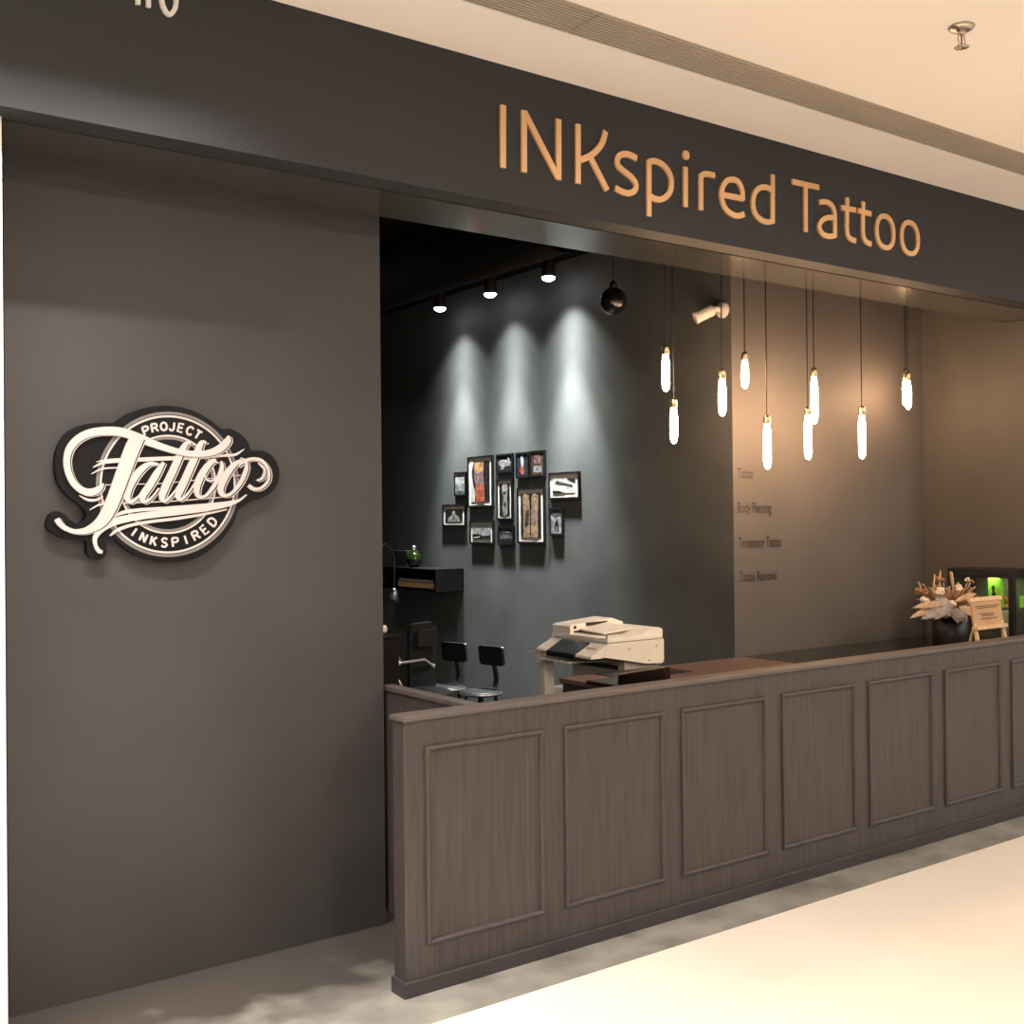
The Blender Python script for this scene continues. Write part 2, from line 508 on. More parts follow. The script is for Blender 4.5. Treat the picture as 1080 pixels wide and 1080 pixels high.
letter([curve(z3, (483, 208), (481, 320), (481, 430), (497, 478), (540, 500)), line(z3, (442, 275), (538, 292))], 't')
letter([curve(z3, (590, 235), (588, 340), (589, 450), (605, 500), (643, 522)), line(z3, (553, 295), (642, 318))], 't')
letter([ellipse(z3, (735, 333), (740, 545), (680, 420), (793, 455))], 'o')
letter([ellipse(z3, (900, 375), (903, 584), (847, 460), (957, 500))], 'o')
# the neighbouring lettering, cut off by the top of the frame
ns = thing('fascia_lettering', (fz(165, 5)[0], YF - 0.01, fz(165, 12)[1]), 'white raised letters high on the left end of the dark fascia', 'sign')
def nl(strokes):
    mb = MB()
    for k, st in enumerate(strokes):
        ribbon(mb, st, YF, YF - 0.012 - 0.0004 * k)
    mb.build('letter', 'white_letter', ns)
g = lambda px, py: fz(px, py)
xa, za = g(147, 3)
xb, zb = g(158, 5)
nl([[(xa, za, 0.013), (xa, za + 0.08, 0.013)]])
nl([[(xb, zb - 0.002, 0.013), (xb, zb + 0.078, 0.013)]])
xc, zc_ = g(172, 0)
xd, zd_ = g(187, 0)
nl([[(*p, 0.013) for p in spline([(xc, zc_ + 0.08), (xc, zc_ + 0.005), (xc + 0.010, zc_ - 0.024), ((xc + xd) / 2, zc_ - 0.033), (xd - 0.010, zc_ - 0.024), (xd, zc_ + 0.005), (xd, zc_ + 0.08)], 6)]])

# ------------------------------------------------------------------ round logo board on the left wall
YB = YW - 0.03
def lg(u, v):
    p = at_y(30 + u / 3.857, 410 + v / 3.857, YB)
    return p.x, p.z
KX = (lg(566, 388)[0] - lg(564, 388)[0]) / 2
KZ = (lg(565, 387)[1] - lg(565, 389)[1]) / 2
KW = (KX + KZ) / 2
logo = thing('logo_board', (lg(565, 388)[0], YW, lg(565, 705)[1]), 'black shaped logo board reading Project Tattoo Inkspired on the grey wall', 'sign')
outline = [(75, 545), (85, 515), (115, 499), (145, 508), (168, 532), (205, 548), (232, 525), (232, 500), (205, 470), (165, 440), (127, 392), (110, 335), (113, 262), (140, 200), (185, 160), (240, 143), (300, 138), (350, 138), (400, 105), (470, 79), (540, 69), (610, 73), (680, 94), (740, 128), (785, 163), (820, 163), (865, 186), (895, 220), (905, 250), (950, 252), (990, 272), (1016, 312), (1020, 360), (1000, 410), (960, 440), (910, 455), (872, 478), (850, 500), (842, 530), (815, 578), (770, 630), (700, 680), (630, 702), (550, 705), (470, 690), (400, 655), (355, 617), (326, 615), (318, 640), (318, 672), (300, 692), (272, 696), (247, 682), (238, 655), (236, 622), (200, 617), (140, 606), (95, 582), (76, 562)]
op = [lg(*p) for p in outline]
op = [(p[0], p[1]) for p in spline(op + [op[0]], 4)[:-1]]
MB().prism([(x, YW, z) for x, z in op], (0, YB - YW, 0)).build('backing_board', 'board', logo)
LAY = [0]
def stroke(mb, pts, w0=1.0, du=0, dv=0, n=7, smooth=True):
    LAY[0] += 1
    P = spline(pts, n) if smooth else pts
    ribbon(mb, [(*lg(u + du, v + dv), max(w_, 1.5) * w0 * KW) for u, v, w_ in P], YB + 0.001, YB - 0.0012 - 0.00012 * LAY[0])
def ring(mb, r, wd, a0=0, a1=360):
    LAY[0] += 1
    n = 96
    pts = []
    for k in range(n + 1):
        a = math.radians(a0 + (a1 - a0) * k / n)
        pts.append((*lg(566 + 0.985 * r * math.sin(a), 389 - r * math.cos(a)), wd * KW))
    ribbon(mb, pts, YB + 0.001, YB - 0.001 - 0.0001 * LAY[0])
mg, mw = MB(), MB()
ring(mg, 290, 11)
ring(mg, 188, 10)
ring(mw, 277, 8)
ring(mw, 198, 7)
mg.build('grey_ring', 'logo_grey', logo)['label'] = 'thin grey rings'
mw.build('white_ring', 'logo_white', logo)['label'] = 'thin cream rings'
# lettering on the arcs: small bold stroke alphabet, box 0..1 x 0..1
FONT = {
    'P': [[(0, 0), (0, 1)], [(0, 1), (.6, 1), (.85, .9), (.85, .62), (.6, .5), (0, .5)]],
    'R': [[(0, 0), (0, 1)], [(0, 1), (.6, 1), (.85, .9), (.85, .64), (.6, .52), (0, .52)], [(.5, .5), (.9, 0)]],
    'O': [[(.5, 0), (.15, .15), (0, .5), (.15, .85), (.5, 1), (.85, .85), (1, .5), (.85, .15), (.5, 0)]],
    'J': [[(.7, 1), (.7, .25), (.5, .02), (.2, .02), (0, .25)]],
    'E': [[(.75, 0), (0, 0), (0, 1), (.75, 1)], [(0, .52), (.65, .52)]],
    'C': [[(.9, .8), (.7, .98), (.4, 1), (.1, .8), (0, .5), (.1, .2), (.4, 0), (.7, .02), (.9, .2)]],
    'T': [[(0, 1), (.9, 1)], [(.45, 1), (.45, 0)]],
    'I': [[(.2, 0), (.2, 1)]],
    'N': [[(0, 0), (0, 1)], [(0, 1), (.8, 0)], [(.8, 0), (.8, 1)]],
    'K': [[(0, 0), (0, 1)], [(0, .4), (.75, 1)], [(.25, .58), (.85, 0)]],
    'S': [[(.8, .85), (.55, 1), (.2, .98), (.02, .78), (.2, .56), (.6, .46), (.82, .24), (.6, .02), (.25, 0), (0, .15)]],
    'D': [[(0, 0), (0, 1)], [(0, 1), (.45, 1), (.8, .8), (.88, .5), (.8, .2), (.45, 0), (0, 0)]],
}
def arc_text(word, r, a0, a1, h, wl, top, part):
    mb = MB()
    n = len(word)
    for i, ch in enumerate(word):
        a = math.radians(a0 + (a1 - a0) * i / (n - 1))
        cu, cv = (566 + r * math.sin(a), 389 - r * math.cos(a)) if top else (566 + r * math.sin(a), 389 + r * math.cos(a))
        rot = a if top else -a
        for st in FONT[ch]:
            LAY[0] += 1
            pts = []
            for x, y in st:
                lx, ly = (x - (0.2 if ch == 'I' else 0.42)) * wl, (y - 0.5) * h
                u = cu + lx * math.cos(rot) + ly * math.sin(rot)
                v = cv + lx * math.sin(rot) - ly * math.cos(rot)
                pts.append((*lg(u, v), 8.5 * KW))
            ribbon(mb, pts, YB + 0.001, YB - 0.0012 - 0.00002 * LAY[0])
    mb.build(part, 'logo_white', logo)
arc_text('PROJECT', 236, -22, 31, 33, 26, True, 'upper_lettering')
arc_text('INKSPIRED', 237, -35, 50, 35, 27, False, 'lower_lettering')
# thin speed lines
mt = MB()
for st in ([(262, 320, 4), (310, 300, 11), (420, 292, 12), (560, 286, 12), (690, 282, 10), (790, 272, 11), (840, 268, 10), (876, 246, 3)],
           [(275, 298, 3), (330, 289, 8), (480, 282, 6), (600, 276, 4)],
           [(256, 346, 3), (300, 326, 7), (360, 321, 5)],
           [(205, 434, 3), (240, 452, 10), (275, 452, 9), (302, 438, 3)],
           [(248, 493, 3), (288, 472, 6), (340, 467, 4), (480, 462, 4), (620, 455, 4), (800, 440, 4)],
           [(300, 392, 3), (420, 388, 3), (560, 384, 3), (860, 352, 3)],
           [(330, 530, 4), (378, 505, 13), (450, 493, 13), (560, 486, 13), (680, 476, 12), (790, 464, 8), (850, 452, 3)],
           [(330, 598, 4), (362, 574, 13), (420, 554, 12), (500, 540, 12), (600, 528, 12), (700, 512, 11), (805, 491, 6)]):
    stroke(mt, st)
mt.build('flourish', 'logo_white', logo)
LETTERS = [
    [[(530, 308, 10), (490, 306, 22), (450, 335, 34), (415, 385, 38), (398, 432, 36), (412, 460, 22), (445, 440, 11), (480, 398, 9), (512, 345, 9)],
     [(548, 300, 16), (520, 345, 34), (490, 395, 36), (463, 435, 34), (468, 460, 20), (497, 445, 10), (530, 405, 8)]],
    [[(660, 222, 8), (640, 224, 22), (617, 262, 36), (585, 335, 38), (552, 405, 38), (541, 442, 32), (556, 456, 16), (590, 422, 8), (615, 385, 8)]],
    [[(722, 220, 8), (703, 219, 22), (682, 262, 36), (650, 335, 38), (618, 405, 38), (606, 436, 32), (620, 450, 16), (655, 415, 8), (680, 375, 8)]],
    [[(778, 296, 14), (745, 296, 26), (708, 340, 36), (683, 395, 36), (687, 436, 22), (718, 436, 14), (752, 395, 20), (780, 340, 24), (782, 302, 16), (760, 290, 12)],
     [(712, 345, 7), (725, 372, 9), (752, 372, 9), (785, 345, 7), (820, 318, 6)]],
    [[(868, 290, 14), (836, 308, 26), (802, 350, 36), (778, 402, 36), (788, 432, 22), (820, 428, 14), (858, 385, 20), (882, 330, 22), (880, 296, 16), (860, 284, 12)],
     [(850, 318, 7), (868, 300, 16), (905, 286, 18), (945, 294, 20), (972, 330, 16), (972, 372, 14), (945, 403, 14), (912, 408, 20), (893, 394, 20)],
     [(932, 302, 9), (957, 330, 13), (950, 362, 12), (926, 374, 9)]],
]
for k, strokes in enumerate(LETTERS):
    mo, md, mm = MB(), MB(), MB()
    for st in strokes:
        stroke(mo, [(u, v, w_ * 0.76) for u, v, w_ in st], 1, 8, 4)
    for st in strokes:
        stroke(md, [(u, v, w_ * 0.76 + 1) for u, v, w_ in st], 1, 4.5, 2)
    for st in strokes:
        stroke(mm, [(u, v, w_ * 0.76) for u, v, w_ in st])
    o = mm.build('script_letter', 'logo_white', logo)
    mo.build('outline', 'logo_white', o)
    md.build('inline', 'logo_dark', o)
STEM = [(440, 196, 56), (412, 262, 56), (385, 335, 54), (358, 410, 52), (328, 485, 50), (292, 542, 42), (240, 574, 26), (190, 581, 18), (150, 569, 18), (124, 548, 20), (113, 530, 20)]
SWEEP = [(303, 386, 4), (285, 408, 22), (250, 421, 28), (212, 412, 26), (178, 380, 24), (158, 335, 24), (153, 288, 24), (166, 242, 26), (200, 204, 28), (250, 180, 30), (315, 172, 32), (380, 178, 34), (450, 202, 34), (520, 230, 28), (590, 252, 24), (660, 265, 24), (730, 262, 26), (778, 242, 30), (806, 214, 28), (812, 192, 8)]
BASE = [(298, 664, 12), (284, 660, 16), (270, 636, 14), (270, 602, 18), (300, 566, 26), (352, 540, 28), (430, 522, 28), (520, 510, 27), (620, 499, 26), (720, 487, 23), (800, 473, 18), (852, 455, 10), (884, 432, 3)]
for st, nm in ((BASE, 'underline_swash'), (SWEEP, 'crossbar_swash'), (STEM, 'capital_stem')):
    mo, md, mm = MB(), MB(), MB()
    if nm != 'underline_swash':
        stroke(mo, [(u, v, w_) for u, v, w_ in st], 1, 8, 3.5)
        stroke(md, [(u, v, w_ + 1) for u, v, w_ in st], 1, 4.5, 1.5)
    stroke(mm, st)
    o = mm.build(nm, 'logo_white', logo)
    if mo.v:
        mo.build('outline', 'logo_white', o)
        md.build('inline', 'logo_dark', o)

# ------------------------------------------------------------------ counter
X0, X1 = 1.885, 6.545
ctr = thing('reception_counter', ((X0 + X1) / 2, 3.25, 0), 'long dark walnut reception counter with framed front panels', 'counter')
MB().box(X0 + 0.004, X1, 3.2, 3.27, 0.0, 0.893).build('front_panel', 'wood', ctr)
MB().box(X0 - 0.004, X1, 3.188, 3.28, 0.893, 0.911, 0.004).build('cap', 'cap', ctr)
MB().box(X0 - 0.008, X1, 3.188, 3.276, 0.0, 0.052, 0.004).build('plinth', 'plinth', ctr)
def moulding(x0, x1, z0, z1):
    mb = MB()
    prof = [(0.0, 0.0), (0.002, 0.009), (0.007, 0.013), (0.013, 0.012), (0.017, 0.008), (0.020, 0.0)]   # inset, height
    rings = []
    for ins, h in prof:
        rings.append([(x0 + ins, 3.2 - h, z0 + ins), (x1 - ins, 3.2 - h, z0 + ins), (x1 - ins, 3.2 - h, z1 - ins), (x0 + ins, 3.2 - h, z1 - ins)])
    vs = [p for r_ in rings for p in r_]
    fs = []
    for i in range(len(rings) - 1):
        for k in range(4):
            fs.append((4 * i + k, 4 * i + (k + 1) % 4, 4 * (i + 1) + (k + 1) % 4, 4 * (i + 1) + k))
    mb.add(vs, fs)
    return mb
for k in range(8):
    xa = 1.968 + 0.5835 * k
    moulding(xa, min(xa + 0.491, X1 - 0.02), 0.152, 0.806).build('panel_moulding', 'wood', ctr)
rt = MB().box(2.195, 2.235, 3.27, 3.88, 0.04, 0.893).build('return_panel', 'wood', ctr)
MB().box(2.187, 2.243, 3.28, 3.88, 0.893, 0.911, 0.003).build('return_cap', 'cap', ctr)
MB().box(3.49, 3.515, 3.27, 4.375, 0.0, 0.742).build('end_panel', 'plinth', ctr)
tag(MB().box(3.485, 4.80, 3.272, 4.40, 0.742, 0.766, 0.003).build('worktop', 'worktop'), 'brown wooden worktop inside the counter in front of the copier', 'worktop')
tag(MB().box(4.802, X1, 3.272, 4.41, 0.742, 0.766, 0.003).build('glossy_worktop', 'gloss_top'), 'glossy black worktop beneath the wall list and flower arrangement', 'worktop')

# ------------------------------------------------------------------ service list on the wall
def wall_text(s, x0p, x1p, ytp, ybp, label):
    cu = bpy.data.curves.new('txt', 'FONT')
    cu.body = s
    cu.size = 1
    to = bpy.data.objects.new('txt', cu)
    COL.objects.link(to)
    dg = bpy.context.evaluated_depsgraph_get()
    me = bpy.data.meshes.new_from_object(to.evaluated_get(dg))
    bpy.data.objects.remove(to)
    xs = [v.co.x for v in me.vertices]
    y1 = max(v.co.y for v in me.vertices)
    a, b = at_y(x0p, ybp, YT), at_y(x1p, ybp, YT)
    top = at_y(x0p, ytp, YT).z
    sx = (b.x - a.x) / (max(xs) - min(xs))
    sz = (top - a.z) / y1
    mb = MB()
    vs = [(a.x + (v.co.x - min(xs)) * sx, YT - 0.005, a.z + v.co.y * sz) for v in me.vertices]
    mb.add(vs, [list(p.vertices) for p in me.polygons])
    o = mb.build('wall_lettering', 'wall_ink')
    bpy.data.meshes.remove(me)
    return tag(o, label, 'lettering', 'service list on the taupe wall')
wall_text('Tattoo', 777.3, 793.6, 493.6, 504.3, 'small dark wall lettering reading only Tattoo, topmost of the list')
wall_text('Body Piercing', 777.6, 813.2, 529.8, 540.9, 'small dark wall lettering reading Body Piercing')
wall_text('Temporary Tattoo', 778.6, 823.4, 566.9, 577.7, 'small dark wall lettering reading Temporary Tattoo')
wall_text('Tattoo Removal', 779.2, 818.2, 603.2, 613.6, 'small dark wall lettering reading Tattoo Removal, lowest of the list')

# ------------------------------------------------------------------ hanging tube bulbs
def pendant(px, y_sock, y_bulb, y_end, Y, label):
    p0 = at_y(px, y_sock, Y)
    p1 = at_y(px, y_bulb, Y)
    p2 = at_y(px, y_end, Y)
    x = p1.x
    t = thing('pendant_lamp', (x, Y, p2.z), label, 'pendant lamp', 'tube bulb pendants over the counter')
    MB().tube([(x, Y, 3.27), (x, Y, p0.z)], 0.0035, 8).build('cord', 'black', t)
    h = p0.z - p1.z
    sk = MB().lathe([(0.0, h), (0.008, h), (0.017, h - 0.008), (0.019, h - 0.012), (0.019, 0.004), (0.017, 0.0), (0.0, 0.0)], (x, Y, p1.z), n=20)
    s_ = sk.build('socket', 'brass', t)
    L = p1.z - p2.z
    r = 0.0195
    MB().lathe([(0.0, -L), (r * 0.5, -L + 0.005), (r * 0.85, -L + 0.018), (r, -L + 0.04), (r, -0.045), (r * 0.8, -0.022), (0.014, -0.004), (0.014, 0.0)], (x, Y, p1.z), n=20).build('bulb', 'bulb', t)
    MB().lathe([(0, 0.006), (0.04, 0.006), (0.04, 0.0), (0, 0)], (x, Y, 3.262), n=16).build('ceiling_cup', 'black', t)
pendant(702, 364, 374, 413, 4.05, 'lit tube pendant leftmost of the row, higher of the left pair')
pendant(710.5, 420, 430, 468, 4.12, 'lit tube pendant hanging lower in the leftmost pair')
pendant(761.5, 389, 400, 439, 3.98, 'lit tube pendant hanging below the white security camera')
pendant(785.5, 371, 380, 410, 4.15, 'highest and shortest lit tube pendant near the wall corner')
pendant(809, 438, 447, 495, 4.0, 'lowest lit tube pendant directly above the wall list')
pendant(852, 429, 438, 485, 3.98, 'lit tube pendant hanging lower in the overlapping middle pair')
pendant(858.5, 388, 398, 447, 4.1, 'lit tube pendant hanging higher in the overlapping middle pair')
pendant(909, 428, 438, 484, 4.0, 'low lit tube pendant alone between the middle and right pairs')
pendant(955, 389, 399, 429, 4.2, 'lit tube pendant far right, rear of the right pair')
pendant(957.5, 392, 402, 432, 4.05, 'lit tube pendant far right, front of the right pair')

# ------------------------------------------------------------------ black globe
b = at_y(647, 317.5, 4.9)
t = thing('globe_pendant', b - Vector((0, 0, 0.078)), 'unlit glossy black globe hanging before the spotlit wall', 'pendant lamp')
MB().ball(b, 0.078, 28).build('globe', 'black_gloss', t)
MB().lathe([(0.0, 0.118), (0.008, 0.118), (0.022, 0.105), (0.026, 0.07), (0.02, 0.066)], b, n=18).build('collar', 'black', t)
MB().tube([b + Vector((0, 0, 0.116)), (b.x, b.y, 3.27)], 0.004, 8).build('cord', 'black', t)

# ------------------------------------------------------------------ security camera
c = at_x(763, 327, XP)
t = thing('security_camera', c, 'white bullet security camera on the dark wall corner', 'security camera')
MB().lathe([(0.0, -0.002), (0.046, -0.002), (0.046, 0.012), (0.038, 0.024), (0.0, 0.026)], c + Vector((0.0, 0, 0)), axis=(-1, 0, 0), n=24).build('base', 'cctv', t)
j = c + Vector((-0.085, 0.03, -0.012))
MB().tube([c + Vector((-0.02, 0, 0)), c + Vector((-0.055, 0.005, 0.004)), j], 0.016, 10).build('arm', 'cctv', t)
dv = Vector((-0.78, 0.62, -0.46)).normalized()
bd = MB().lathe([(0.0, -0.03), (0.026, -0.03), (0.034, -0.018), (0.034, 0.066), (0.036, 0.070), (0.036, 0.088), (0.028, 0.088), (0.026, 0.080), (0, 0.080)], j, axis=dv, n=22).build('body', 'cctv', t)
MB().lathe([(0.0, 0.0805), (0.025, 0.0805), (0.025, 0.082), (0, 0.082)], j, axis=dv, n=18).build('lens', 'black_gloss', bd)

# ------------------------------------------------------------------ shop spotlights
for k, (p, lb) in enumerate((((464, 325), 'lit ceiling spotlight, deepest of the three in the shop'), ((517, 310), 'lit ceiling spotlight, middle one of the three in the shop'), ((582, 293), 'lit ceiling spotlight, nearest the black globe'))):
    q = at_z(*p, 3.12)
    q.x = min(q.x, 4.56)
    t = thing('ceiling_spotlight', q, lb, 'spotlight', 'spotlights along the picture wall')
    MB().lathe([(0.0, 0.15), (0.02, 0.15), (0.042, 0.13), (0.046, 0.02), (0.046, 0.0), (0.041, 0.0), (0.041, 0.012)], q, n=24).build('can', 'black', t)
    MB().ball(q, 0.044, 20, (1, 1, 0.6)).build('lens', 'spot_face', t)
    MB().tube([q + Vector((0, 0, 0.145)), q + Vector((0, 0, 0.16))], 0.012, 10).build('mount', 'black', t)
    for nm, pw, tl, sz in (('spot_beam', 800, 0, 44), ('spot_flood', 125, -3, 64), ('spot_spill', 46, -6, 100)):
        lamp(nm, 'SPOT', q + Vector((0.01, 0, -0.04)), pw * (1.0, 0.97, 1.3)[k], (0.94, 1.0, 0.99), 0.04, (0, math.radians(tl), 0), spot_size=math.radians(sz), spot_blend=1.0)
# lighting track
tr = MB().box(4.53, 4.565, 4.9, 8.9, 3.255, 3.27)
tag(tr.build('lighting_track', 'black'), 'black ceiling lighting track above the three spotlights', 'lighting track')
tag(MB().lathe([(0.16, 0), (0.16, 4.6)], (3.7, 4.6, 3.09), axis=(0, 1, 0), n=20).build('air_duct', 'black_ceiling'), 'black round air duct under the dark shop ceiling', 'duct')

# ------------------------------------------------------------------ framed pictures
def pcs(u, v):
    p = at_x(440 + u / 5.4, 460 + v / 5.4, XP - 0.02)
    return p.y, p.z
def pmat(name, c, c2, sc=40):
    M[name] = mat(name, c, 0.35, col2=c2, scale=sc, detail=6)
pmat('p_black', (0.025, 0.022, 0.02), (0.006, 0.006, 0.006))
pmat('p_cloud', (0.42, 0.42, 0.40), (0.12, 0.12, 0.12), 22)
pmat('p_grey', (0.34, 0.34, 0.33), (0.10, 0.10, 0.10), 45)
pmat('p_dim', (0.13, 0.13, 0.12), (0.02, 0.02, 0.02), 30)
pmat('p_skin', (0.55, 0.33, 0.13), (0.22, 0.09, 0.06), 28)
pmat('p_red', (0.42, 0.11, 0.055), (0.16, 0.035, 0.03), 40)
pmat('p_mauve', (0.30, 0.19, 0.18), (0.07, 0.04, 0.05), 40)
pmat('p_pale', (0.52, 0.50, 0.47), (0.34, 0.33, 0.31), 25)
pmat('p_navy', (0.03, 0.035, 0.055), (0.008, 0.008, 0.012), 25)
pmat('p_tan', (0.36, 0.25, 0.15), (0.12, 0.075, 0.05), 60)
pmat('p_brown', (0.12, 0.065, 0.04), (0.03, 0.018, 0.014), 40)
def ellp(cx, cy, rx, ry, n=20, rot=0):
    c_, s_ = math.cos(rot), math.sin(rot)
    return [(cx + rx * math.cos(2 * PI * k / n) * c_ - ry * math.sin(2 * PI * k / n) * s_, cy + rx * math.cos(2 * PI * k / n) * s_ + ry * math.sin(2 * PI * k / n) * c_) for k in range(n)]
def picture(u0, u1, v0, v1, matw, base, shapes, label, fw=0.013):
    """u0..v1: outer edges; shapes: (material, polygon in 0..1 print space, x rightwards, y up)."""
    ya, zt = pcs(u0, v0[0])
    yb, zt2 = pcs(u1, v0[1])
    _, zb = pcs(u0, v1)
    zt = (zt + zt2) / 2
    y0, y1 = yb, ya            # viewer's right is nearer (smaller y)
    xf = XP - 0.018
    t = thing('picture_frame', (XP, (y0 + y1) / 2, zb), label, 'picture', 'framed pictures on the slate wall')
    fr = MB()
    fr.box(xf, XP, y0, y1, zt - fw, zt)
    fr.box(xf, XP, y0, y1, zb, zb + fw)
    fr.box(xf, XP, y0, y0 + fw, zb + fw, zt - fw)
    fr.box(xf, XP, y1 - fw, y1, zb + fw, zt - fw)
    fr.build('frame', 'black_matt', t)
    a0, a1, b0, b1 = y0 + fw, y1 - fw, zb + fw, zt - fw
    if matw:
        mb = MB().box(XP - 0.012, XP - 0.009, a0, a1, b0, b1)
        mb.build('mount_board', 'mat_board', t)
        a0, a1, b0, b1 = a0 + matw, a1 - matw, b0 + matw, b1 - matw
    pr = MB().box(XP - 0.014, XP - 0.0085, a0, a1, b0, b1).build('print', base, t)
    for k, (mm, poly) in enumerate(shapes):
        pts = [(XP - 0.0142 - 0.0004 * k, a1 + (a0 - a1) * min(max(x, 0), 1), b0 + (b1 - b0) * min(max(y, 0), 1)) for x, y in poly]
        MB().prism(pts, (-0.0003, 0, 0)).build('printed_shape', mm, pr)
picture(207, 272, (207, 202), 343, 0, 'p_cloud', [('p_pale', [(0, .5), (.5, .56), (1, .5), (1, .66), (.5, .62), (0, .7)]), ('p_dim', [(0, .0), (1, .0), (1, .12), (.5, .2), (0, .14)])], 'small narrow frame of pale clouds, left of the tall colour print')
picture(140, 270, (392, 385), 515, 0.026, 'p_black', [('p_grey', [(.15, 0), (.22, .35), (.4, .55), (.42, .8), (.5, .92), (.58, .8), (.6, .55), (.78, .35), (.85, 0)]), ('p_dim', [(.45, .1), (.55, .1), (.53, .5), (.47, .5)])], 'small white-mounted frame of a bare back, lowest at the far left')
picture(283, 424, (122, 104), 406, 0.026, 'p_black', [('p_pale', [(0, 1), (.18, 1), (.06, .75), (.12, .45), (.25, .25), (.22, 0), (0, 0)]), ('p_skin', [(.2, .98), (.7, .98), (.7, .8), (.45, .7), (.3, .72), (.2, .85)]), ('p_mauve', [(.18, .85), (.3, .72), (.46, .7), (.7, .8), (.72, .4), (.3, .4), (.2, .6)]), ('p_red', [(.28, .42), (.72, .42), (.74, 0), (.26, 0)])], 'large tall white-mounted frame of a red and ochre tattooed arm')
picture(295, 430, (484, 478), 612, 0.022, 'p_grey', [('p_black', [(0, 0), (1, 0), (1, .3), (.6, .22), (.3, .4), (0, .32)]), ('p_dim', [(0, .9), (1, .9), (1, 1), (0, 1)]), ('p_pale', [(.08, .06), (.4, .12), (.4, .2), (.08, .14)])], 'white-mounted landscape frame of a misty grey scene under the tall colour print')
picture(445, 540, (107, 94), 212, 0, 'p_black', [('p_grey', [(.1, .6), (.3, .75), (.7, .72), (.95, .6), (.9, .3), (.5, .3), (.45, .12), (.2, .1), (.3, .3), (.15, .4)]), ('p_pale', [(.7, .95), (.82, .9), (.85, .7), (.72, .75)])], 'black frame of a grey inked hand, top row beside the tall colour print')
picture(448, 537, (246, 240), 478, 0.02, 'p_black', [('p_grey', [(.3, 1), (.75, 1), (.8, .8), (.75, .5), (.8, .2), (.75, 0), (.35, 0), (.3, .3), (.38, .55), (.28, .8)]), ('p_black', ellp(.52, .7, .14, .05)), ('p_dim', ellp(.55, .35, .15, .08))], 'narrow white-mounted frame of a grey tattooed forearm, centre of the cluster')
picture(457, 545, (517, 508), 622, 0, 'p_dim', [('p_black', [(0, .0), (1, 0), (1, .3), (.6, .2), (.3, .35), (0, .25)]), ('p_grey', [(.1, .72), (.6, .8), (.9, .7), (.6, .66)]), ('p_cloud', ellp(.6, .42, .15, .08))], 'dim black frame with no mount, bottom row under the narrow forearm print')
picture(557, 631, (97, 86), 241, 0, 'p_navy', [('p_pale', [(.35, .9), (.55, .95), (.65, .7), (.6, .45), (.42, .4), (.38, .65)]), ('p_red', [(.35, .42), (.62, .45), (.7, .1), (.55, .05), (.4, .1), (.2, .3)])], 'small dark frame with a white and red figure, left of the top pair')
picture(637, 722, (87, 76), 233, 0, 'p_brown', [('p_mauve', [(.2, .85), (.5, .95), (.8, .85), (.75, .5), (.25, .5)]), ('p_grey', [(.2, .4), (.85, .4), (.85, .1), (.2, .1)])], 'small brown portrait frame, topmost right of the top pair')
picture(565, 720, (298, 287), 610, 0.028, 'p_black', [('p_tan', [(.1, .98), (.25, 1), (.42, .95), (.46, .6), (.45, .0), (.12, .0), (.12, .5)]), ('p_tan', [(.55, .95), (.7, 1), (.88, .95), (.85, .5), (.85, 0), (.5, 0), (.52, .5)]), ('p_brown', [(.25, .6), (.42, .65), (.4, .3), (.2, .25)]), ('p_mauve', [(.56, .62), (.75, .62), (.8, .4), (.58, .3)])], 'large tall white-mounted frame of two brown tattooed forearms')
picture(745, 918, (211, 198), 362, 0.028, 'p_pale', [('p_black', [(.62, .98), (1, 1), (1, .62), (.8, .75)]), ('p_black', [(0, .0), (.55, .0), (.3, .14), (0, .2)]), ('p_dim', [(.12, .78), (.2, .85), (.9, .52), (.86, .45), (.5, .6), (.2, .66)])], 'wide white-mounted landscape frame of a pale arm with script')
picture(750, 826, (412, 403), 566, 0, 'p_grey', [('p_black', [(.35, .1), (.35, .4), (.55, .62), (.7, .4), (.7, .1), (.6, .1), (.6, .3), (.45, .3), (.45, .1)]), ('p_dim', [(0, .85), (.4, .72), (1, .8), (1, 1), (0, 1)])], 'small black and grey frame, lowest at the right under the pale arm')

# ------------------------------------------------------------------ wall shelf and what stands on it
xs0 = XP - 0.25
sh = thing('wall_shelf', (XP - 0.125, 7.55, 1.015), 'black open box shelf mounted low on the slate wall', 'shelf')
y0_, y1_ = 7.145, 7.95
bx = MB()
bx.box(xs0, XP, y0_, y1_, 1.165, 1.183)
bx.box(xs0, XP, y0_, y1_, 1.015, 1.033)
bx.box(xs0, XP, y0_, y0_ + 0.018, 1.033, 1.165)
bx.box(xs0, XP, y1_ - 0.018, y1_, 1.033, 1.165)
bx.box(XP - 0.01, XP, y0_, y1_, 1.033, 1.165)
bx.build('carcass', 'black_matt', sh)
al = thing('ring_album', (xs0 + 0.1, 7.45, 1.033), 'tan-edged ring bound album lying in the black shelf', 'album')
MB().box(xs0 + 0.004, xs0 + 0.2, 7.20, 7.70, 1.036, 1.076).build('pages', 'tan', al)
cv = MB().box(xs0 + 0.002, xs0 + 0.2, 7.195, 7.705, 1.033, 1.0365)
cv.box(xs0 + 0.002, xs0 + 0.2, 7.195, 7.705, 1.0755, 1.079)
cv.build('cover', 'black', al)
rg = MB()
for k in range(18):
    y = 7.22 + 0.46 * k / 17
    rg.tube([(xs0 + 0.012, y, 1.079), (xs0 + 0.006, y, 1.094), (xs0 + 0.02, y, 1.098), (xs0 + 0.03, y, 1.079)], 0.0022, 5)
rg.build('rings', 'paper', al)
vz = Vector((XP - 0.16, 7.60, 1.183))
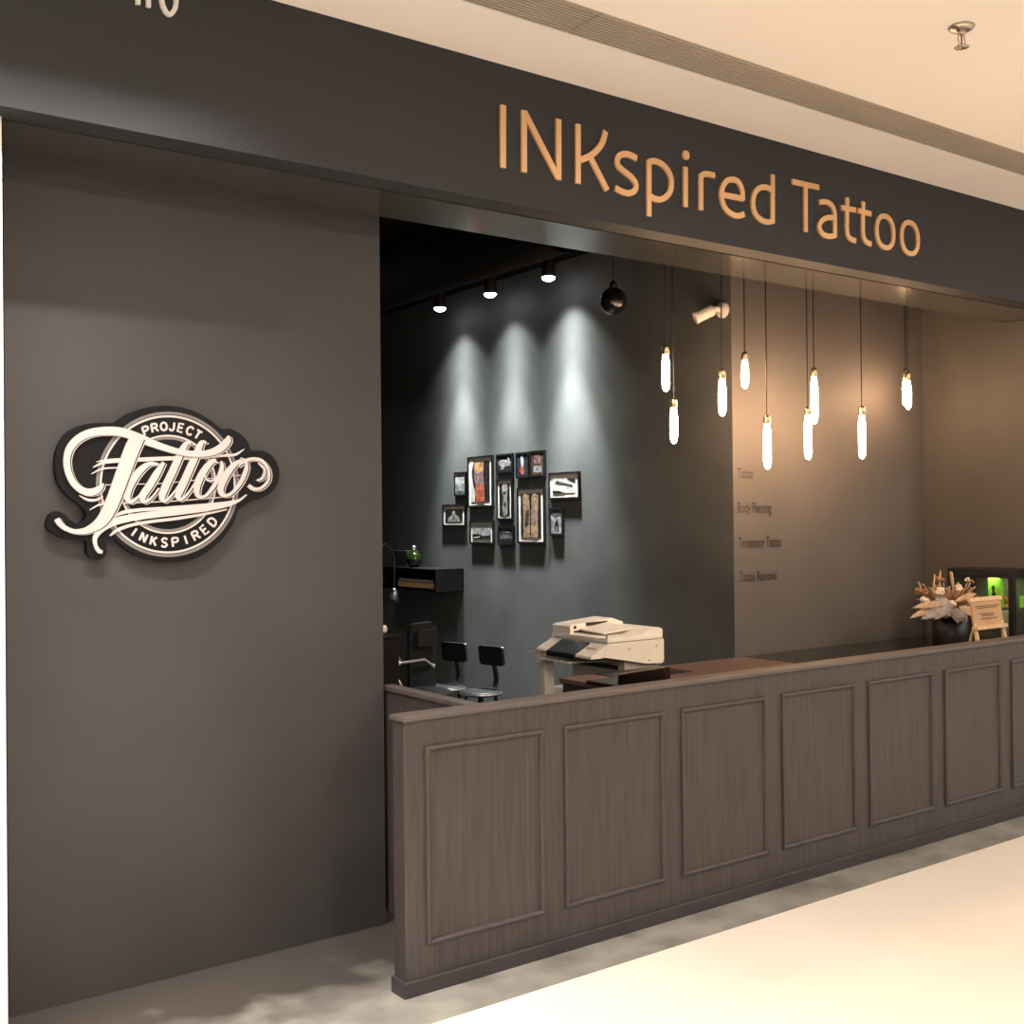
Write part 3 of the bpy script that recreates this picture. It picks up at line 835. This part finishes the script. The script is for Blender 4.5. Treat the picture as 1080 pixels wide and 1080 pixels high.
t = thing('glass_vase', vz, 'round olive green glass vase with stopper on the black shelf', 'vase')
MB().lathe([(0.0, 0.0), (0.03, 0.0), (0.055, 0.025), (0.064, 0.06), (0.056, 0.095), (0.03, 0.12), (0.018, 0.128), (0.018, 0.14), (0.0, 0.14)], vz, n=24).build('body', 'green_glass', t)
MB().ball(vz + Vector((0, 0, 0.155)), 0.016, 12).build('stopper', 'chrome', t)
tag(MB().box(XP - 0.14, XP - 0.03, 7.74, 7.94, 1.183, 1.31, 0.004).build('speaker_box', 'back_wall'), 'dark speaker-like box standing on the shelf behind the green vase', 'box')

# ------------------------------------------------------------------ black stools
def stool(cx, cy, ang, label, zt=0.485):
    t = thing('work_stool', (cx, cy, 0), label, 'stool', 'black stools by the slate wall')
    c = Vector((cx, cy, 0))
    MB().lathe([(0.0, zt), (0.115, zt), (0.13, zt - 0.006), (0.134, zt - 0.016), (0.13, zt - 0.026), (0.0, zt - 0.03)], c, n=32).build('seat', 'seat', t)
    MB().lathe([(0.1345, zt - 0.010), (0.1365, zt - 0.014), (0.1345, zt - 0.018)], c, n=32).build('rim', 'chrome', t)
    for k in range(4):
        a = ang + PI / 4 + k * PI / 2
        p = Vector((math.cos(a), math.sin(a), 0))
        MB().tube([c + p * 0.09 + Vector((0, 0, zt - 0.028)), c + p * 0.155], [0.012, 0.010], 10).build('leg', 'black', t)
    fr = MB()
    pts = [c + Vector((math.cos(2 * PI * k / 24), math.sin(2 * PI * k / 24), 0)) * 0.133 + Vector((0, 0, 0.17)) for k in range(25)]
    fr.tube(pts, 0.007, 8, caps=False)
    fr.build('foot_ring', 'black', t)
    d = Vector((math.cos(ang), math.sin(ang), 0))
    n_ = Vector((-d.y, d.x, 0))
    path = spline([c + d * 0.09 + Vector((0, 0, zt - 0.02)), c + d * 0.135 + Vector((0, 0, zt + 0.01)), c + d * 0.150 + Vector((0, 0, zt + 0.06)), c + d * 0.135 + Vector((0, 0, zt + 0.13)), c + d * 0.115 + Vector((0, 0, zt + 0.20))], 5)
    bs = MB()
    vs, fs = [], []
    for k, p in enumerate(path):
        p = Vector(p)
        for sx, sd in ((-1, -1), (1, -1), (1, 1), (-1, 1)):
            vs.append(p + n_ * 0.014 * sx + d * 0.008 * sd)
    for k in range(len(path) - 1):
        for q in range(4):
            fs.append((4 * k + q, 4 * k + (q + 1) % 4, 4 * k + 4 + (q + 1) % 4, 4 * k + 4 + q))
    bs.add(vs, fs)
    bs.build('back_support', 'black', t)
    pad = MB()
    hw, hh, rr = 0.098, 0.062, 0.022
    ctrp = c + d * 0.118 + Vector((0, 0, zt + 0.205))
    up = (Vector((0, 0, 1)) - d * 0.12).normalized()
    poly = []
    for qx, qy, a0 in ((1, 1, 0), (-1, 1, 90), (-1, -1, 180), (1, -1, 270)):
        for s in range(5):
            a = math.radians(a0 + 90 * s / 4)
            poly.append(ctrp + n_ * (qx * (hw - rr) + rr * math.cos(a)) + up * (qy * (hh - rr) + rr * math.sin(a)) - d * 0.022)
    pad.prism(poly, d * 0.02)
    pb = pad.build('backrest', 'black', t)
    MB().ball(ctrp - n_ * 0.092 + up * 0.055 - d * 0.006, 0.006, 8).build('rivet', 'chrome', pb)
def on_ray_z(px, py, z):
    return at_z(px, py, z)
s1 = on_ray_z(507, 728, 0.485)
s2 = on_ray_z(469, 723, 0.485)
stool(s1.x, s1.y, math.radians(14), 'black stool with backrest, nearer the copier')
stool(s2.x, s2.y, math.radians(20), 'black stool with backrest, beside the armchair')

# ------------------------------------------------------------------ black armchair with chrome arm
def ch(px, py, Y):
    return at_y(px, py, Y)
CY = 6.1
bl, br = ch(427, 656, CY), ch(459, 656, CY)
cxm = (bl.x + br.x) / 2
t = thing('armchair', (cxm - 0.1, CY - 0.25, 0), 'high-backed black leather armchair with chrome armrests', 'armchair')
def rounded_slab(mb, o, ux, uy, w_, h_, r_, d):
    o, ux, uy, d = Vector(o), Vector(ux).normalized(), Vector(uy).normalized(), Vector(d)
    poly = []
    for qx, qy, a0 in ((1, 1, 0), (-1, 1, 90), (-1, -1, 180), (1, -1, 270)):
        for s in range(6):
            a = math.radians(a0 + 90 * s / 5)
            poly.append(o + ux * (qx * (w_ / 2 - r_) + r_ * math.cos(a)) + uy * (qy * (h_ / 2 - r_) + r_ * math.sin(a)))
    mb.prism(poly, d)
    return mb
rounded_slab(MB(), (cxm, CY, 0.70), (1, 0.35, 0), (0.06, 0.1, 1), 0.26, 0.42, 0.05, (-0.03, -0.08, 0)).build('backrest', 'leather', t)
rounded_slab(MB(), (cxm, CY - 0.09, 0.82), (1, 0.35, 0), (0.06, 0.1, 1), 0.20, 0.10, 0.03, (-0.012, -0.02, 0)).build('headrest_cushion', 'leather', t)
MB().lathe([(0.0, 0.53), (0.17, 0.53), (0.20, 0.515), (0.205, 0.49), (0.19, 0.46), (0.0, 0.455)], (cxm - 0.16, CY - 0.25, 0), n=32).build('seat', 'leather', t)
MB().lathe([(0.022, 0.05), (0.022, 0.455)], (cxm - 0.16, CY - 0.25, 0), n=14).build('column', 'chrome', t)
for k in range(5):
    a = 2 * PI * k / 5 + 0.3
    MB().tube([(cxm - 0.16, CY - 0.25, 0.07), (cxm - 0.16 + 0.22 * math.cos(a), CY - 0.25 + 0.22 * math.sin(a), 0.03)], [0.018, 0.012], 8).build('leg', 'chrome', t)
arm = [ch(425, 726, 5.62), ch(415, 709, 5.62), ch(417, 703, 5.64), ch(421, 699.5, 5.66), ch(448, 695.5, 5.86), ch(457, 702, 5.98)]
ap = MB().tube(arm, 0.0075, 10)
for p in (arm[1], arm[3], arm[5]):
    ap.ball(p, 0.013, 10)
ap.build('armrest', 'chrome', t)
ap2 = MB().tube([ch(404, 693, 6.05), ch(418, 690.5, 6.1), ch(423, 697, 6.12)], 0.008, 8)
ap2.build('armrest', 'chrome', t)

# workstation cart at the left edge of the opening
cp = ch(406, 690, 5.3)
t = thing('work_cart', (cp.x - 0.06, 5.35, 0), 'black work cart half hidden behind the left wall edge', 'cart')
cx_ = cp.x - 0.07
MB().box(cx_ - 0.2, cx_ + 0.1, 5.2, 5.5, 0.60, 0.93, 0.008).build('cabinet', 'black_matt', t)
MB().box(cx_ - 0.21, cx_ + 0.115, 5.19, 5.51, 0.93, 0.945, 0.003).build('top', 'black_matt', t)
for a_, b_ in ((-0.18, 5.22), (0.08, 5.22), (-0.18, 5.48), (0.08, 5.48)):
    MB().tube([(cx_ + a_, b_, 0.0), (cx_ + a_, b_, 0.6)], 0.012, 8).build('leg', 'black', t)
pz = ch(410, 673, 5.3)
tag(MB().tube([(cx_ - 0.12, 5.33, 0.968), (cx_ + 0.09, 5.33, 0.968)], 0.022, 14).build('paper_roll', 'paper'), 'white paper roll lying on the black cart', 'paper roll')

# gooseneck lamp above it
t = thing('gooseneck_lamp', (ch(405, 700, 6.7).x - 0.05, 6.7, 0), 'thin black gooseneck lamp curving out from behind the wall edge', 'lamp')
gx = ch(404, 700, 6.7).x - 0.06
MB().lathe([(0.0, 0.0), (0.13, 0.0), (0.13, 0.015), (0.02, 0.03), (0, 0.03)], (gx, 6.7, 0), n=24).build('base', 'black', t)
neck = spline([(gx, 6.7, 0.02), (gx, 6.7, 0.7), (gx + 0.0, 6.7, 1.25), tuple(ch(404, 575, 6.7)), tuple(ch(410, 578, 6.7)), tuple(ch(415, 586, 6.7)), tuple(ch(416, 606, 6.7)), tuple(ch(415.5, 620, 6.7))], 6)
MB().tube(neck, 0.006, 8).build('neck', 'black', t)
hp = ch(415.5, 622, 6.7)
MB().lathe([(0.0, 0.03), (0.015, 0.03), (0.04, -0.03), (0.044, -0.05), (0.038, -0.05), (0, -0.02)], hp - Vector((0, 0, 0.035)), axis=(0.25, 0, 1), n=20).build('lamp_shade', 'black', t)
MB().ball(hp, 0.013, 12).build('knob', 'chrome', t)

# ------------------------------------------------------------------ copier
t = thing('photocopier', (3.98, 4.71, 0), 'cream floor-standing photocopier behind the counter', 'photocopier')
Ya, Yb = 4.43, 4.90
MB().box(3.83, 4.22, Ya + 0.03, Yb - 0.01, 0.02, 0.64, 0.008).build('lower_body', 'copier', t)
MB().box(3.97, 4.215, Ya + 0.03, Yb - 0.01, 0.64, 0.80).build('rear_column', 'copier_grey', t)
MB().box(3.745, 3.812, Yb - 0.05, Yb - 0.002, 0.10, 0.838, 0.005).build('side_post', 'copier', t)
prof = [(3.80, 0.838), (3.94, 0.812), (4.10, 0.782), (4.215, 0.776), (4.225, 0.79), (4.225, 0.905), (3.83, 0.905)]
MB().prism([(x, Ya, z) for x, z in prof], (0, Yb - Ya, 0)).build('scanner_body', 'copier', t)
MB().box(3.832, 4.222, Ya + 0.003, Yb - 0.003, 0.9078, 0.932, 0.005).build('lid', 'copier_light', t)
fe = MB().prism([(3.84, Yb - 0.004, 0.932), (3.838, Yb - 0.004, 0.972), (3.855, Yb - 0.004, 0.980), (4.14, Yb - 0.004, 1.000), (4.215, Yb - 0.004, 0.975), (4.218, Yb - 0.004, 0.932)], (0, -0.15, 0)).build('document_feeder', 'copier_light', t)
yf_ = Yb - 0.154
MB().box(3.95, 4.10, yf_ - 0.004, yf_ + 0.002, 0.968, 0.986).build('feed_slot', 'black', fe)
MB().box(3.865, 3.88, yf_ - 0.004, yf_ + 0.002, 0.958, 0.972).build('latch', 'black', fe)
MB().box(3.865, 3.92, yf_ - 0.004, yf_ + 0.002, 0.937, 0.946).build('feed_gap', 'black', fe)
MB().prism([(4.06, Ya + 0.006, 0.932), (4.13, Ya + 0.006, 0.962), (4.20, Ya + 0.006, 0.966), (4.222, Ya + 0.006, 0.955), (4.222, Ya + 0.006, 0.932)], (0, 0.316, 0)).build('lid_ridge', 'copier_light', t)
MB().hexa([(3.90, Ya + 0.11, 0.940), (4.10, Ya + 0.11, 0.958), (4.10, yf_, 0.975), (3.90, yf_, 0.952)], [(3.90, Ya + 0.11, 0.946), (4.10, Ya + 0.11, 0.964), (4.10, yf_, 0.981), (3.90, yf_, 0.958)]).build('document_tray', 'copier_light', t)
MB().box(3.834, 4.06, Ya + 0.004, Ya + 0.02, 0.932, 0.946).build('lid_edge', 'copier', t)
cpn = MB().hexa([(3.718, Ya + 0.004, 0.833), (3.828, Ya + 0.004, 0.833), (3.828, Yb - 0.004, 0.845), (3.722, Yb - 0.004, 0.845)],
                [(3.722, Ya + 0.004, 0.846), (3.828, Ya + 0.004, 0.900), (3.828, Yb - 0.004, 0.900), (3.730, Yb - 0.004, 0.856)]).build('control_panel', 'copier', t)
def panel_pt(f, y, dz=0):
    return (3.724 + 0.104 * f, y, 0.851 + 0.049 * f + dz)
MB().hexa([panel_pt(-0.12, Ya + 0.13, -0.022), panel_pt(0.92, Ya + 0.13, 0), panel_pt(0.92, Ya + 0.36, 0), panel_pt(-0.12, Ya + 0.36, -0.022)],
          [panel_pt(-0.12, Ya + 0.13, 0.004), panel_pt(0.92, Ya + 0.13, 0.008), panel_pt(0.92, Ya + 0.36, 0.008), panel_pt(-0.12, Ya + 0.36, 0.004)]).build('display', 'screen', cpn)
bt = MB()
for k in range(4):
    y = Ya + 0.03 + 0.022 * k
    bt.hexa([panel_pt(0.5, y), panel_pt(0.62, y), panel_pt(0.62, y + 0.012), panel_pt(0.5, y + 0.012)], [panel_pt(0.5, y, 0.004), panel_pt(0.62, y, 0.004), panel_pt(0.62, y + 0.012, 0.004), panel_pt(0.5, y + 0.012, 0.004)])
bt.build('buttons', 'copier_grey', cpn)
MB().box(3.962, 3.972, Ya + 0.08, Yb - 0.08, 0.752, 0.775).build('paper_slot', 'black', t)
MB().box(3.962, 3.972, Ya + 0.05, Ya + 0.22, 0.700, 0.714).build('lower_slot', 'black', t)
MB().hexa([(3.70, Ya + 0.16, 0.800), (3.97, Ya + 0.16, 0.790), (3.97, Yb - 0.06, 0.790), (3.70, Yb - 0.06, 0.800)], [(3.70, Ya + 0.16, 0.806), (3.97, Ya + 0.16, 0.796), (3.97, Yb - 0.06, 0.796), (3.70, Yb - 0.06, 0.806)]).build('output_tray', 'copier_light', t)
MB().prism([(3.745, Yb + 0.001, 0.835), (3.745, Yb + 0.001, 0.775), (3.745, Yb + 0.10, 0.83)], (0.005, 0, 0)).build('side_flap', 'copier_light', t)
sc = MB()
for x, z in ((3.98, 0.868), (4.17, 0.872), (4.12, 0.80)):
    sc.lathe([(0, 0.0015), (0.006, 0.001), (0.006, 0)], (x, Ya, z), axis=(0, -1, 0), n=10)
sc.build('screw_caps', 'copier_grey', t)

# ------------------------------------------------------------------ laptop and desk mat
lt0, lt1 = at_y(653.5, 712, 3.75), at_y(707, 703, 3.75)
t = thing('laptop', ((lt0.x + lt1.x) / 2 + 0.05, 3.95, 0.766), 'open black laptop with its back to the counter front', 'laptop')
lb0, lb1 = Vector((3.465, 3.93, 0.779)), Vector((3.79, 3.93, 0.779))
dd = Vector((0, 0.010, 0.006))
MB().hexa([lb0, lb1, lt1, lt0], [lb0 + dd, lb1 + dd, lt1 + dd, lt0 + dd]).build('screen', 'black', t)
MB().box(lb0.x, lb1.x, 3.935, 4.17, 0.7661, 0.781, 0.004).build('base', 'black', t)
m0 = at_z(735, 710, 0.768)
tag(MB().box(3.70, m0.x + 0.02, m0.y + 0.06, 4.385, 0.7662, 0.770).build('desk_mat', 'black'), 'flat black mat on the brown worktop behind the laptop', 'mat')

# ------------------------------------------------------------------ flower arrangement
fp = Vector((6.005, 3.88, 0.766))
DY = 0.14
t = thing('flower_arrangement', fp, 'dried flower arrangement with cotton bolls in a black pot', 'flower arrangement')
MB().lathe([(0.0, 0.0), (0.098, 0.0), (0.102, 0.004), (0.106, 0.200), (0.098, 0.200), (0.095, 0.18), (0.0, 0.18)], fp, n=32).build('pot', 'black', t)
def leaf(mb, base, tip, wdt, nrm, bend=0.02):
    base, tip = Vector(base), Vector(tip)
    ax = tip - base
    sd = ax.cross(nrm).normalized()
    n_ = sd.cross(ax).normalized()
    L, R_ = [], []
    N = 6
    for k in range(N + 1):
        f = k / N
        ww = wdt * math.sin(PI * min(0.06 + f * 0.94, 0.995)) ** 0.8
        p = base + ax * f + n_ * bend * math.sin(PI * f)
        L.append(p + sd * ww)
        R_.append(p - sd * ww)
    vs = []
    for k in range(N + 1):
        mid = (L[k] + R_[k]) / 2 - n_ * wdt * 0.25
        vs += [L[k], mid, R_[k]]
    vs2 = [p - n_ * 0.0012 for p in vs]
    fs = []
    for k in range(N):
        for j in (0, 1):
            a = 3 * k + j
            fs.append((a, a + 1, a + 4, a + 3))
    m = len(vs)
    fs += [tuple(i + m for i in f[::-1]) for f in fs]
    for k in range(N):
        fs += [(3 * k, 3 * k + 3, 3 * k + 3 + m, 3 * k + m), (3 * k + 2, 3 * k + 2 + m, 3 * k + 5 + m, 3 * k + 5)]
    mb.add(vs + vs2, fs, True)
FC = fp + Vector((0, 0, 0.20))
# screen-right on the counter is about +x
for nm, mt_, n, rl, zl, wd in (('grey_leaf', 'silver_leaf', 26, (0.13, 0.19), (-0.04, 0.07), 0.040), ('tan_leaf', 'dried', 44, (0.10, 0.20), (-0.02, 0.16), 0.025), ('rust_leaf', 'rust', 18, (0.08, 0.17), (0.03, 0.17), 0.022)):
    for k in range(n):
        a = 2 * PI * (k + random.random() * 0.6) / n + (0.3 if nm == 'tan_leaf' else 0)
        rr = random.uniform(*rl)
        b0 = FC + Vector((math.cos(a) * 0.05, math.sin(a) * 0.05, random.uniform(-0.01, 0.03)))
        e = FC + Vector((math.cos(a) * rr, math.sin(a) * rr, random.uniform(*zl)))
        mb = MB()
        leaf(mb, b0, e, wd * random.uniform(0.7, 1.2), Vector((random.uniform(-0.3, 0.3), random.uniform(-0.6, 0.0), 1)), 0.025)
        mb.build(nm, mt_, t)
for (bx_, by_), (tx_, ty_), wd, nm, mt_ in (((986, 641), (959, 652), 0.018, 'tan_leaf', 'dried'), ((993, 639), (972, 653), 0.034, 'grey_leaf', 'silver_leaf'), ((997, 632), (986, 653), 0.046, 'grey_leaf', 'silver_leaf'),
        ((988, 630), (1003, 650), 0.046, 'grey_leaf', 'silver_leaf'), ((1004, 642), (1019, 657), 0.030, 'grey_leaf', 'silver_leaf'), ((999, 636), (962, 641), 0.020, 'tan_leaf', 'dried'), ((1012, 640), (1028, 650), 0.026, 'tan_leaf', 'pampas'), ((1008, 634), (1030, 626), 0.018, 'tan_leaf', 'dried')):
    mb = MB()
    leaf(mb, at_y(bx_, by_, 3.76), at_y(tx_, ty_, 3.70), wd, Vector((-0.5, -0.75, 0.45)), 0.012)
    mb.build(nm, mt_, t)
fl = MB()
for k in range(70):
    a = random.random() * 2 * PI
    rr = random.random() ** 0.5 * 0.12
    b0 = FC + Vector((math.cos(a) * 0.04, math.sin(a) * 0.04, 0))
    e = FC + Vector((math.cos(a) * rr * 1.3, math.sin(a) * rr * 1.3, random.uniform(0.08, 0.19)))
    fl.tube([b0, (b0 + e) / 2 + Vector((0, 0, 0.02)), e], [0.002, 0.003, 0.005], 5)
fo = fl.build('filler_sprigs', 'dried', t)
fo['kind'] = 'stuff'
for px, py, Yc, r in ((975, 634, 3.70, 0.034), (991, 624, 3.66, 0.033), (1011, 621, 3.68, 0.032), (1004, 637, 3.62, 0.028), (1020, 611, 3.74, 0.020), (1022, 631, 3.64, 0.020), (1008, 644, 3.61, 0.016)):
    p = at_y(px, py, Yc + DY)
    mb = MB()
    for k in range(9):
        a, e_ = random.random() * 2 * PI, random.uniform(-0.9, 0.9)
        cz = math.sqrt(1 - e_ * e_)
        mb.ball(p + Vector((math.cos(a) * cz, math.sin(a) * cz, e_)) * r * 0.48, r * random.uniform(0.32, 0.5), 10)
    mb.build('cotton_boll', 'cotton', t)
for px, py, Yc, r in ((972, 625, 3.72, 0.036), (992, 612, 3.74, 0.026), (1024, 614, 3.76, 0.022)):
    p = at_y(px, py, Yc + DY)
    mb = MB()
    for k in range(16):
        a, bb = random.random() * 2 * PI, random.uniform(-0.3, 1)
        mb.ball(p + Vector((math.cos(a) * r * 0.7, math.sin(a) * r * 0.7, bb * r * 0.6)), r * 0.33, 6)
    mb.build('rust_flower', 'rust', t)
for (px, py), (qx, qy) in (((1006, 625), (1003, 603)), ((990, 622), (992, 602)), ((984, 625), (986, 606)), ((974, 628), (969, 614))):
    p, q = at_y(px, py, 3.75 + DY), at_y(qx, qy, 3.75 + DY)
    rr = 0.010 if qx == 1003 else 0.005
    MB().tube([p, p.lerp(q, 0.3), p.lerp(q, 0.7), q.lerp(p, 0.05), q + Vector((-0.008, 0, 0.003))], [0.003, rr * 0.8, rr, rr * 0.9, 0.002], 8).build('pampas_plume', 'pampas', t)

# ------------------------------------------------------------------ wooden easel notice
ex = at_y(1043.5, 655, 3.52)
e0, e1 = at_y(1029, 640, 3.52).x, at_y(1060, 640, 3.52).x
zt_, zb_ = at_y(1044, 631, 3.52).z, at_y(1044, 662, 3.52).z
t = thing('easel_notice', (ex.x, 3.57, 0.766), 'small pale wooden easel holding a tan notice beside the flowers', 'easel')
def ey(z, o=0):
    return 3.50 + (z - 0.766) * 0.16 + o
def ebox(mb, x0, x1, z0, z1, o0, o1):
    mb.hexa([(x0, ey(z0, o0), z0), (x1, ey(z0, o0), z0), (x1, ey(z0, o1), z0), (x0, ey(z0, o1), z0)], [(x0, ey(z1, o0), z1), (x1, ey(z1, o0), z1), (x1, ey(z1, o1), z1), (x0, ey(z1, o1), z1)])
    return mb
bd = ebox(MB(), e0, e1, zb_ + 0.015, zt_ - 0.012, 0.0, 0.006).build('notice_board', 'pine_board', t)
ebox(MB(), e0 - 0.01, e1 + 0.012, zt_ - 0.014, zt_ + 0.006, -0.006, 0.012).build('top_rail', 'pine', t)
ebox(MB(), e0 - 0.004, e1 + 0.006, zb_ - 0.004, zb_ + 0.016, -0.018, 0.010).build('ledge', 'pine', t)
for s, xx in ((-1, e0 + 0.02), (1, e1 - 0.02)):
    mb = MB().hexa([(xx - 0.011 + s * 0.015, 3.49, 0.767), (xx + 0.011 + s * 0.015, 3.49, 0.767), (xx + 0.011 + s * 0.015, 3.505, 0.767), (xx - 0.011 + s * 0.015, 3.505, 0.767)],
                   [(xx - 0.011, ey(zt_, 0.007), zt_), (xx + 0.011, ey(zt_, 0.007), zt_), (xx + 0.011, ey(zt_, 0.018), zt_), (xx - 0.011, ey(zt_, 0.018), zt_)])
    mb.build('leg', 'pine', t)
MB().tube([(ex.x, ey(zt_, 0.015), zt_ - 0.01), (ex.x, 3.66, 0.772)], 0.008, 8).build('rear_leg', 'pine', t)
for f, a, b_ in ((0.72, 0.12, 0.88), (0.66, 0.16, 0.84), (0.46, 0.22, 0.7), (0.40, 0.3, 0.66), (0.30, 0.24, 0.76)):
    tx = MB()
    z_ = zb_ + (zt_ - zb_) * f
    x_ = e0 + (e1 - e0) * a
    while x_ < e0 + (e1 - e0) * b_:
        wl = random.uniform(0.006, 0.016)
        ebox(tx, x_, x_ + wl, z_, z_ + 0.006, -0.0012, 0.001)
        x_ += wl + 0.004
    tx.build('text_line', 'ink', bd)

# ------------------------------------------------------------------ glass display case
dx0, dy0, dy1, dz1 = 6.30, 3.66, 4.09, 1.222
dxr = XR - 0.004
t = thing('display_case', ((dx0 + dxr) / 2, (dy0 + dy1) / 2, 0.766), 'black framed glass display case at the right end of the counter', 'display case')
f_ = 0.032
for x in (dx0, dxr - f_):
    for y in (dy0, dy1 - f_):
        MB().box(x, x + f_, y, y + f_, 0.79, dz1 - 0.05).build('post', 'black', t)
MB().box(dx0, dxr, dy0, dy1, dz1 - 0.05, dz1, 0.003).build('top', 'black', t)
MB().box(dx0, dxr, dy0, dy1, 0.766, 0.79, 0.003).build('base', 'black', t)
gl = MB()
gl.box(dx0 + 0.010, dx0 + 0.014, dy0 + f_, dy1 - f_, 0.79, dz1 - 0.05)
gl.build('side_glass', 'clear_glass', t)
MB().box(dx0 + f_, dxr - f_, dy0 + 0.010, dy0 + 0.014, 0.79, dz1 - 0.05).build('front_glass', 'clear_glass', t)
MB().box(dx0 + f_, dxr - f_, dy1 - 0.014, dy1 - 0.008, 0.79, dz1 - 0.05).build('back_panel', 'black', t)
zsf = 0.99
MB().box(dx0 + 0.016, dxr - 0.02, dy0 + 0.02, dy1 - 0.018, zsf - 0.006, zsf).build('glass_shelf', 'clear_glass', t)
lt_ = lamp('display_case_led', 'AREA', ((dx0 + dxr) / 2, (dy0 + dy1) / 2, dz1 - 0.056), 0.8, (0.9, 1.0, 0.6), 0.15)
# things in the case
ca, cb_ = at_x(1042, 609, dx0 + 0.10), at_x(1058.5, 609, dx0 + 0.10)
t = thing('green_card', (dx0 + 0.1, (ca.y + cb_.y) / 2, zsf), 'bright green card with a dark figure in the display case', 'card')
bt_ = MB().box(dx0 + 0.10, dx0 + 0.104, cb_.y, ca.y, zsf, ca.z).build('sheet', 'green_card', t)
ym, hh = (ca.y + cb_.y) / 2 + 0.01, ca.z - zsf
MB().prism([(dx0 + 0.0985, ym + dy_, zsf + hh * f) for dy_, f in ((0.012, 0.75), (0.02, 0.65), (0.012, 0.55), (0.022, 0.25), (-0.02, 0.25), (-0.012, 0.45), (0.0, 0.55), (-0.006, 0.7))], (-0.0006, 0, 0)).build('printed_figure', 'dark_green', bt_)
for k, (y, h, lb) in enumerate(((cb_.y - 0.03, 0.075, 'amber leafed ornament right of the green card'), (ca.y + 0.05, 0.055, 'amber leafed ornament left of the green card'))):
    t = thing('leaf_ornament', (dx0 + 0.09, y, zsf), lb, 'ornament', 'amber ornaments in the display case')
    MB().lathe([(0, 0), (0.018, 0), (0.015, 0.02), (0, 0.02)], (dx0 + 0.09, y, zsf), n=12).build('base', 'amber', t)
    for q in range(7):
        a = 2 * PI * q / 7
        mb = MB()
        leaf(mb, (dx0 + 0.09, y, zsf + 0.015), (dx0 + 0.09 + 0.03 * math.cos(a), y + 0.035 * math.sin(a), zsf + h * (0.6 + 0.4 * random.random())), 0.009, Vector((0.2, 0, 1)), 0.01)
        mb.build('leaf', 'amber', t)
for k, lb in enumerate(('lowest pale green box stacked at the front of the display case', 'middle pale green box in the display case stack', 'topmost pale green box in the display case stack')):
    tag(MB().box(dx0 + 0.05, dx0 + 0.13, dy0 + 0.055, dy0 + 0.11, 0.7902 + 0.061 * k, 0.7902 + 0.061 * k + 0.0605, 0.003).build('small_box', 'box_white'), lb, 'box', 'pale boxes stacked in the display case')
tag(MB().box(dx0 + 0.16, dx0 + 0.21, dy0 + 0.05, dy0 + 0.055, zsf, zsf + 0.07).build('green_tag', 'green_card'), 'small bright green tag behind the front glass of the display case', 'card')
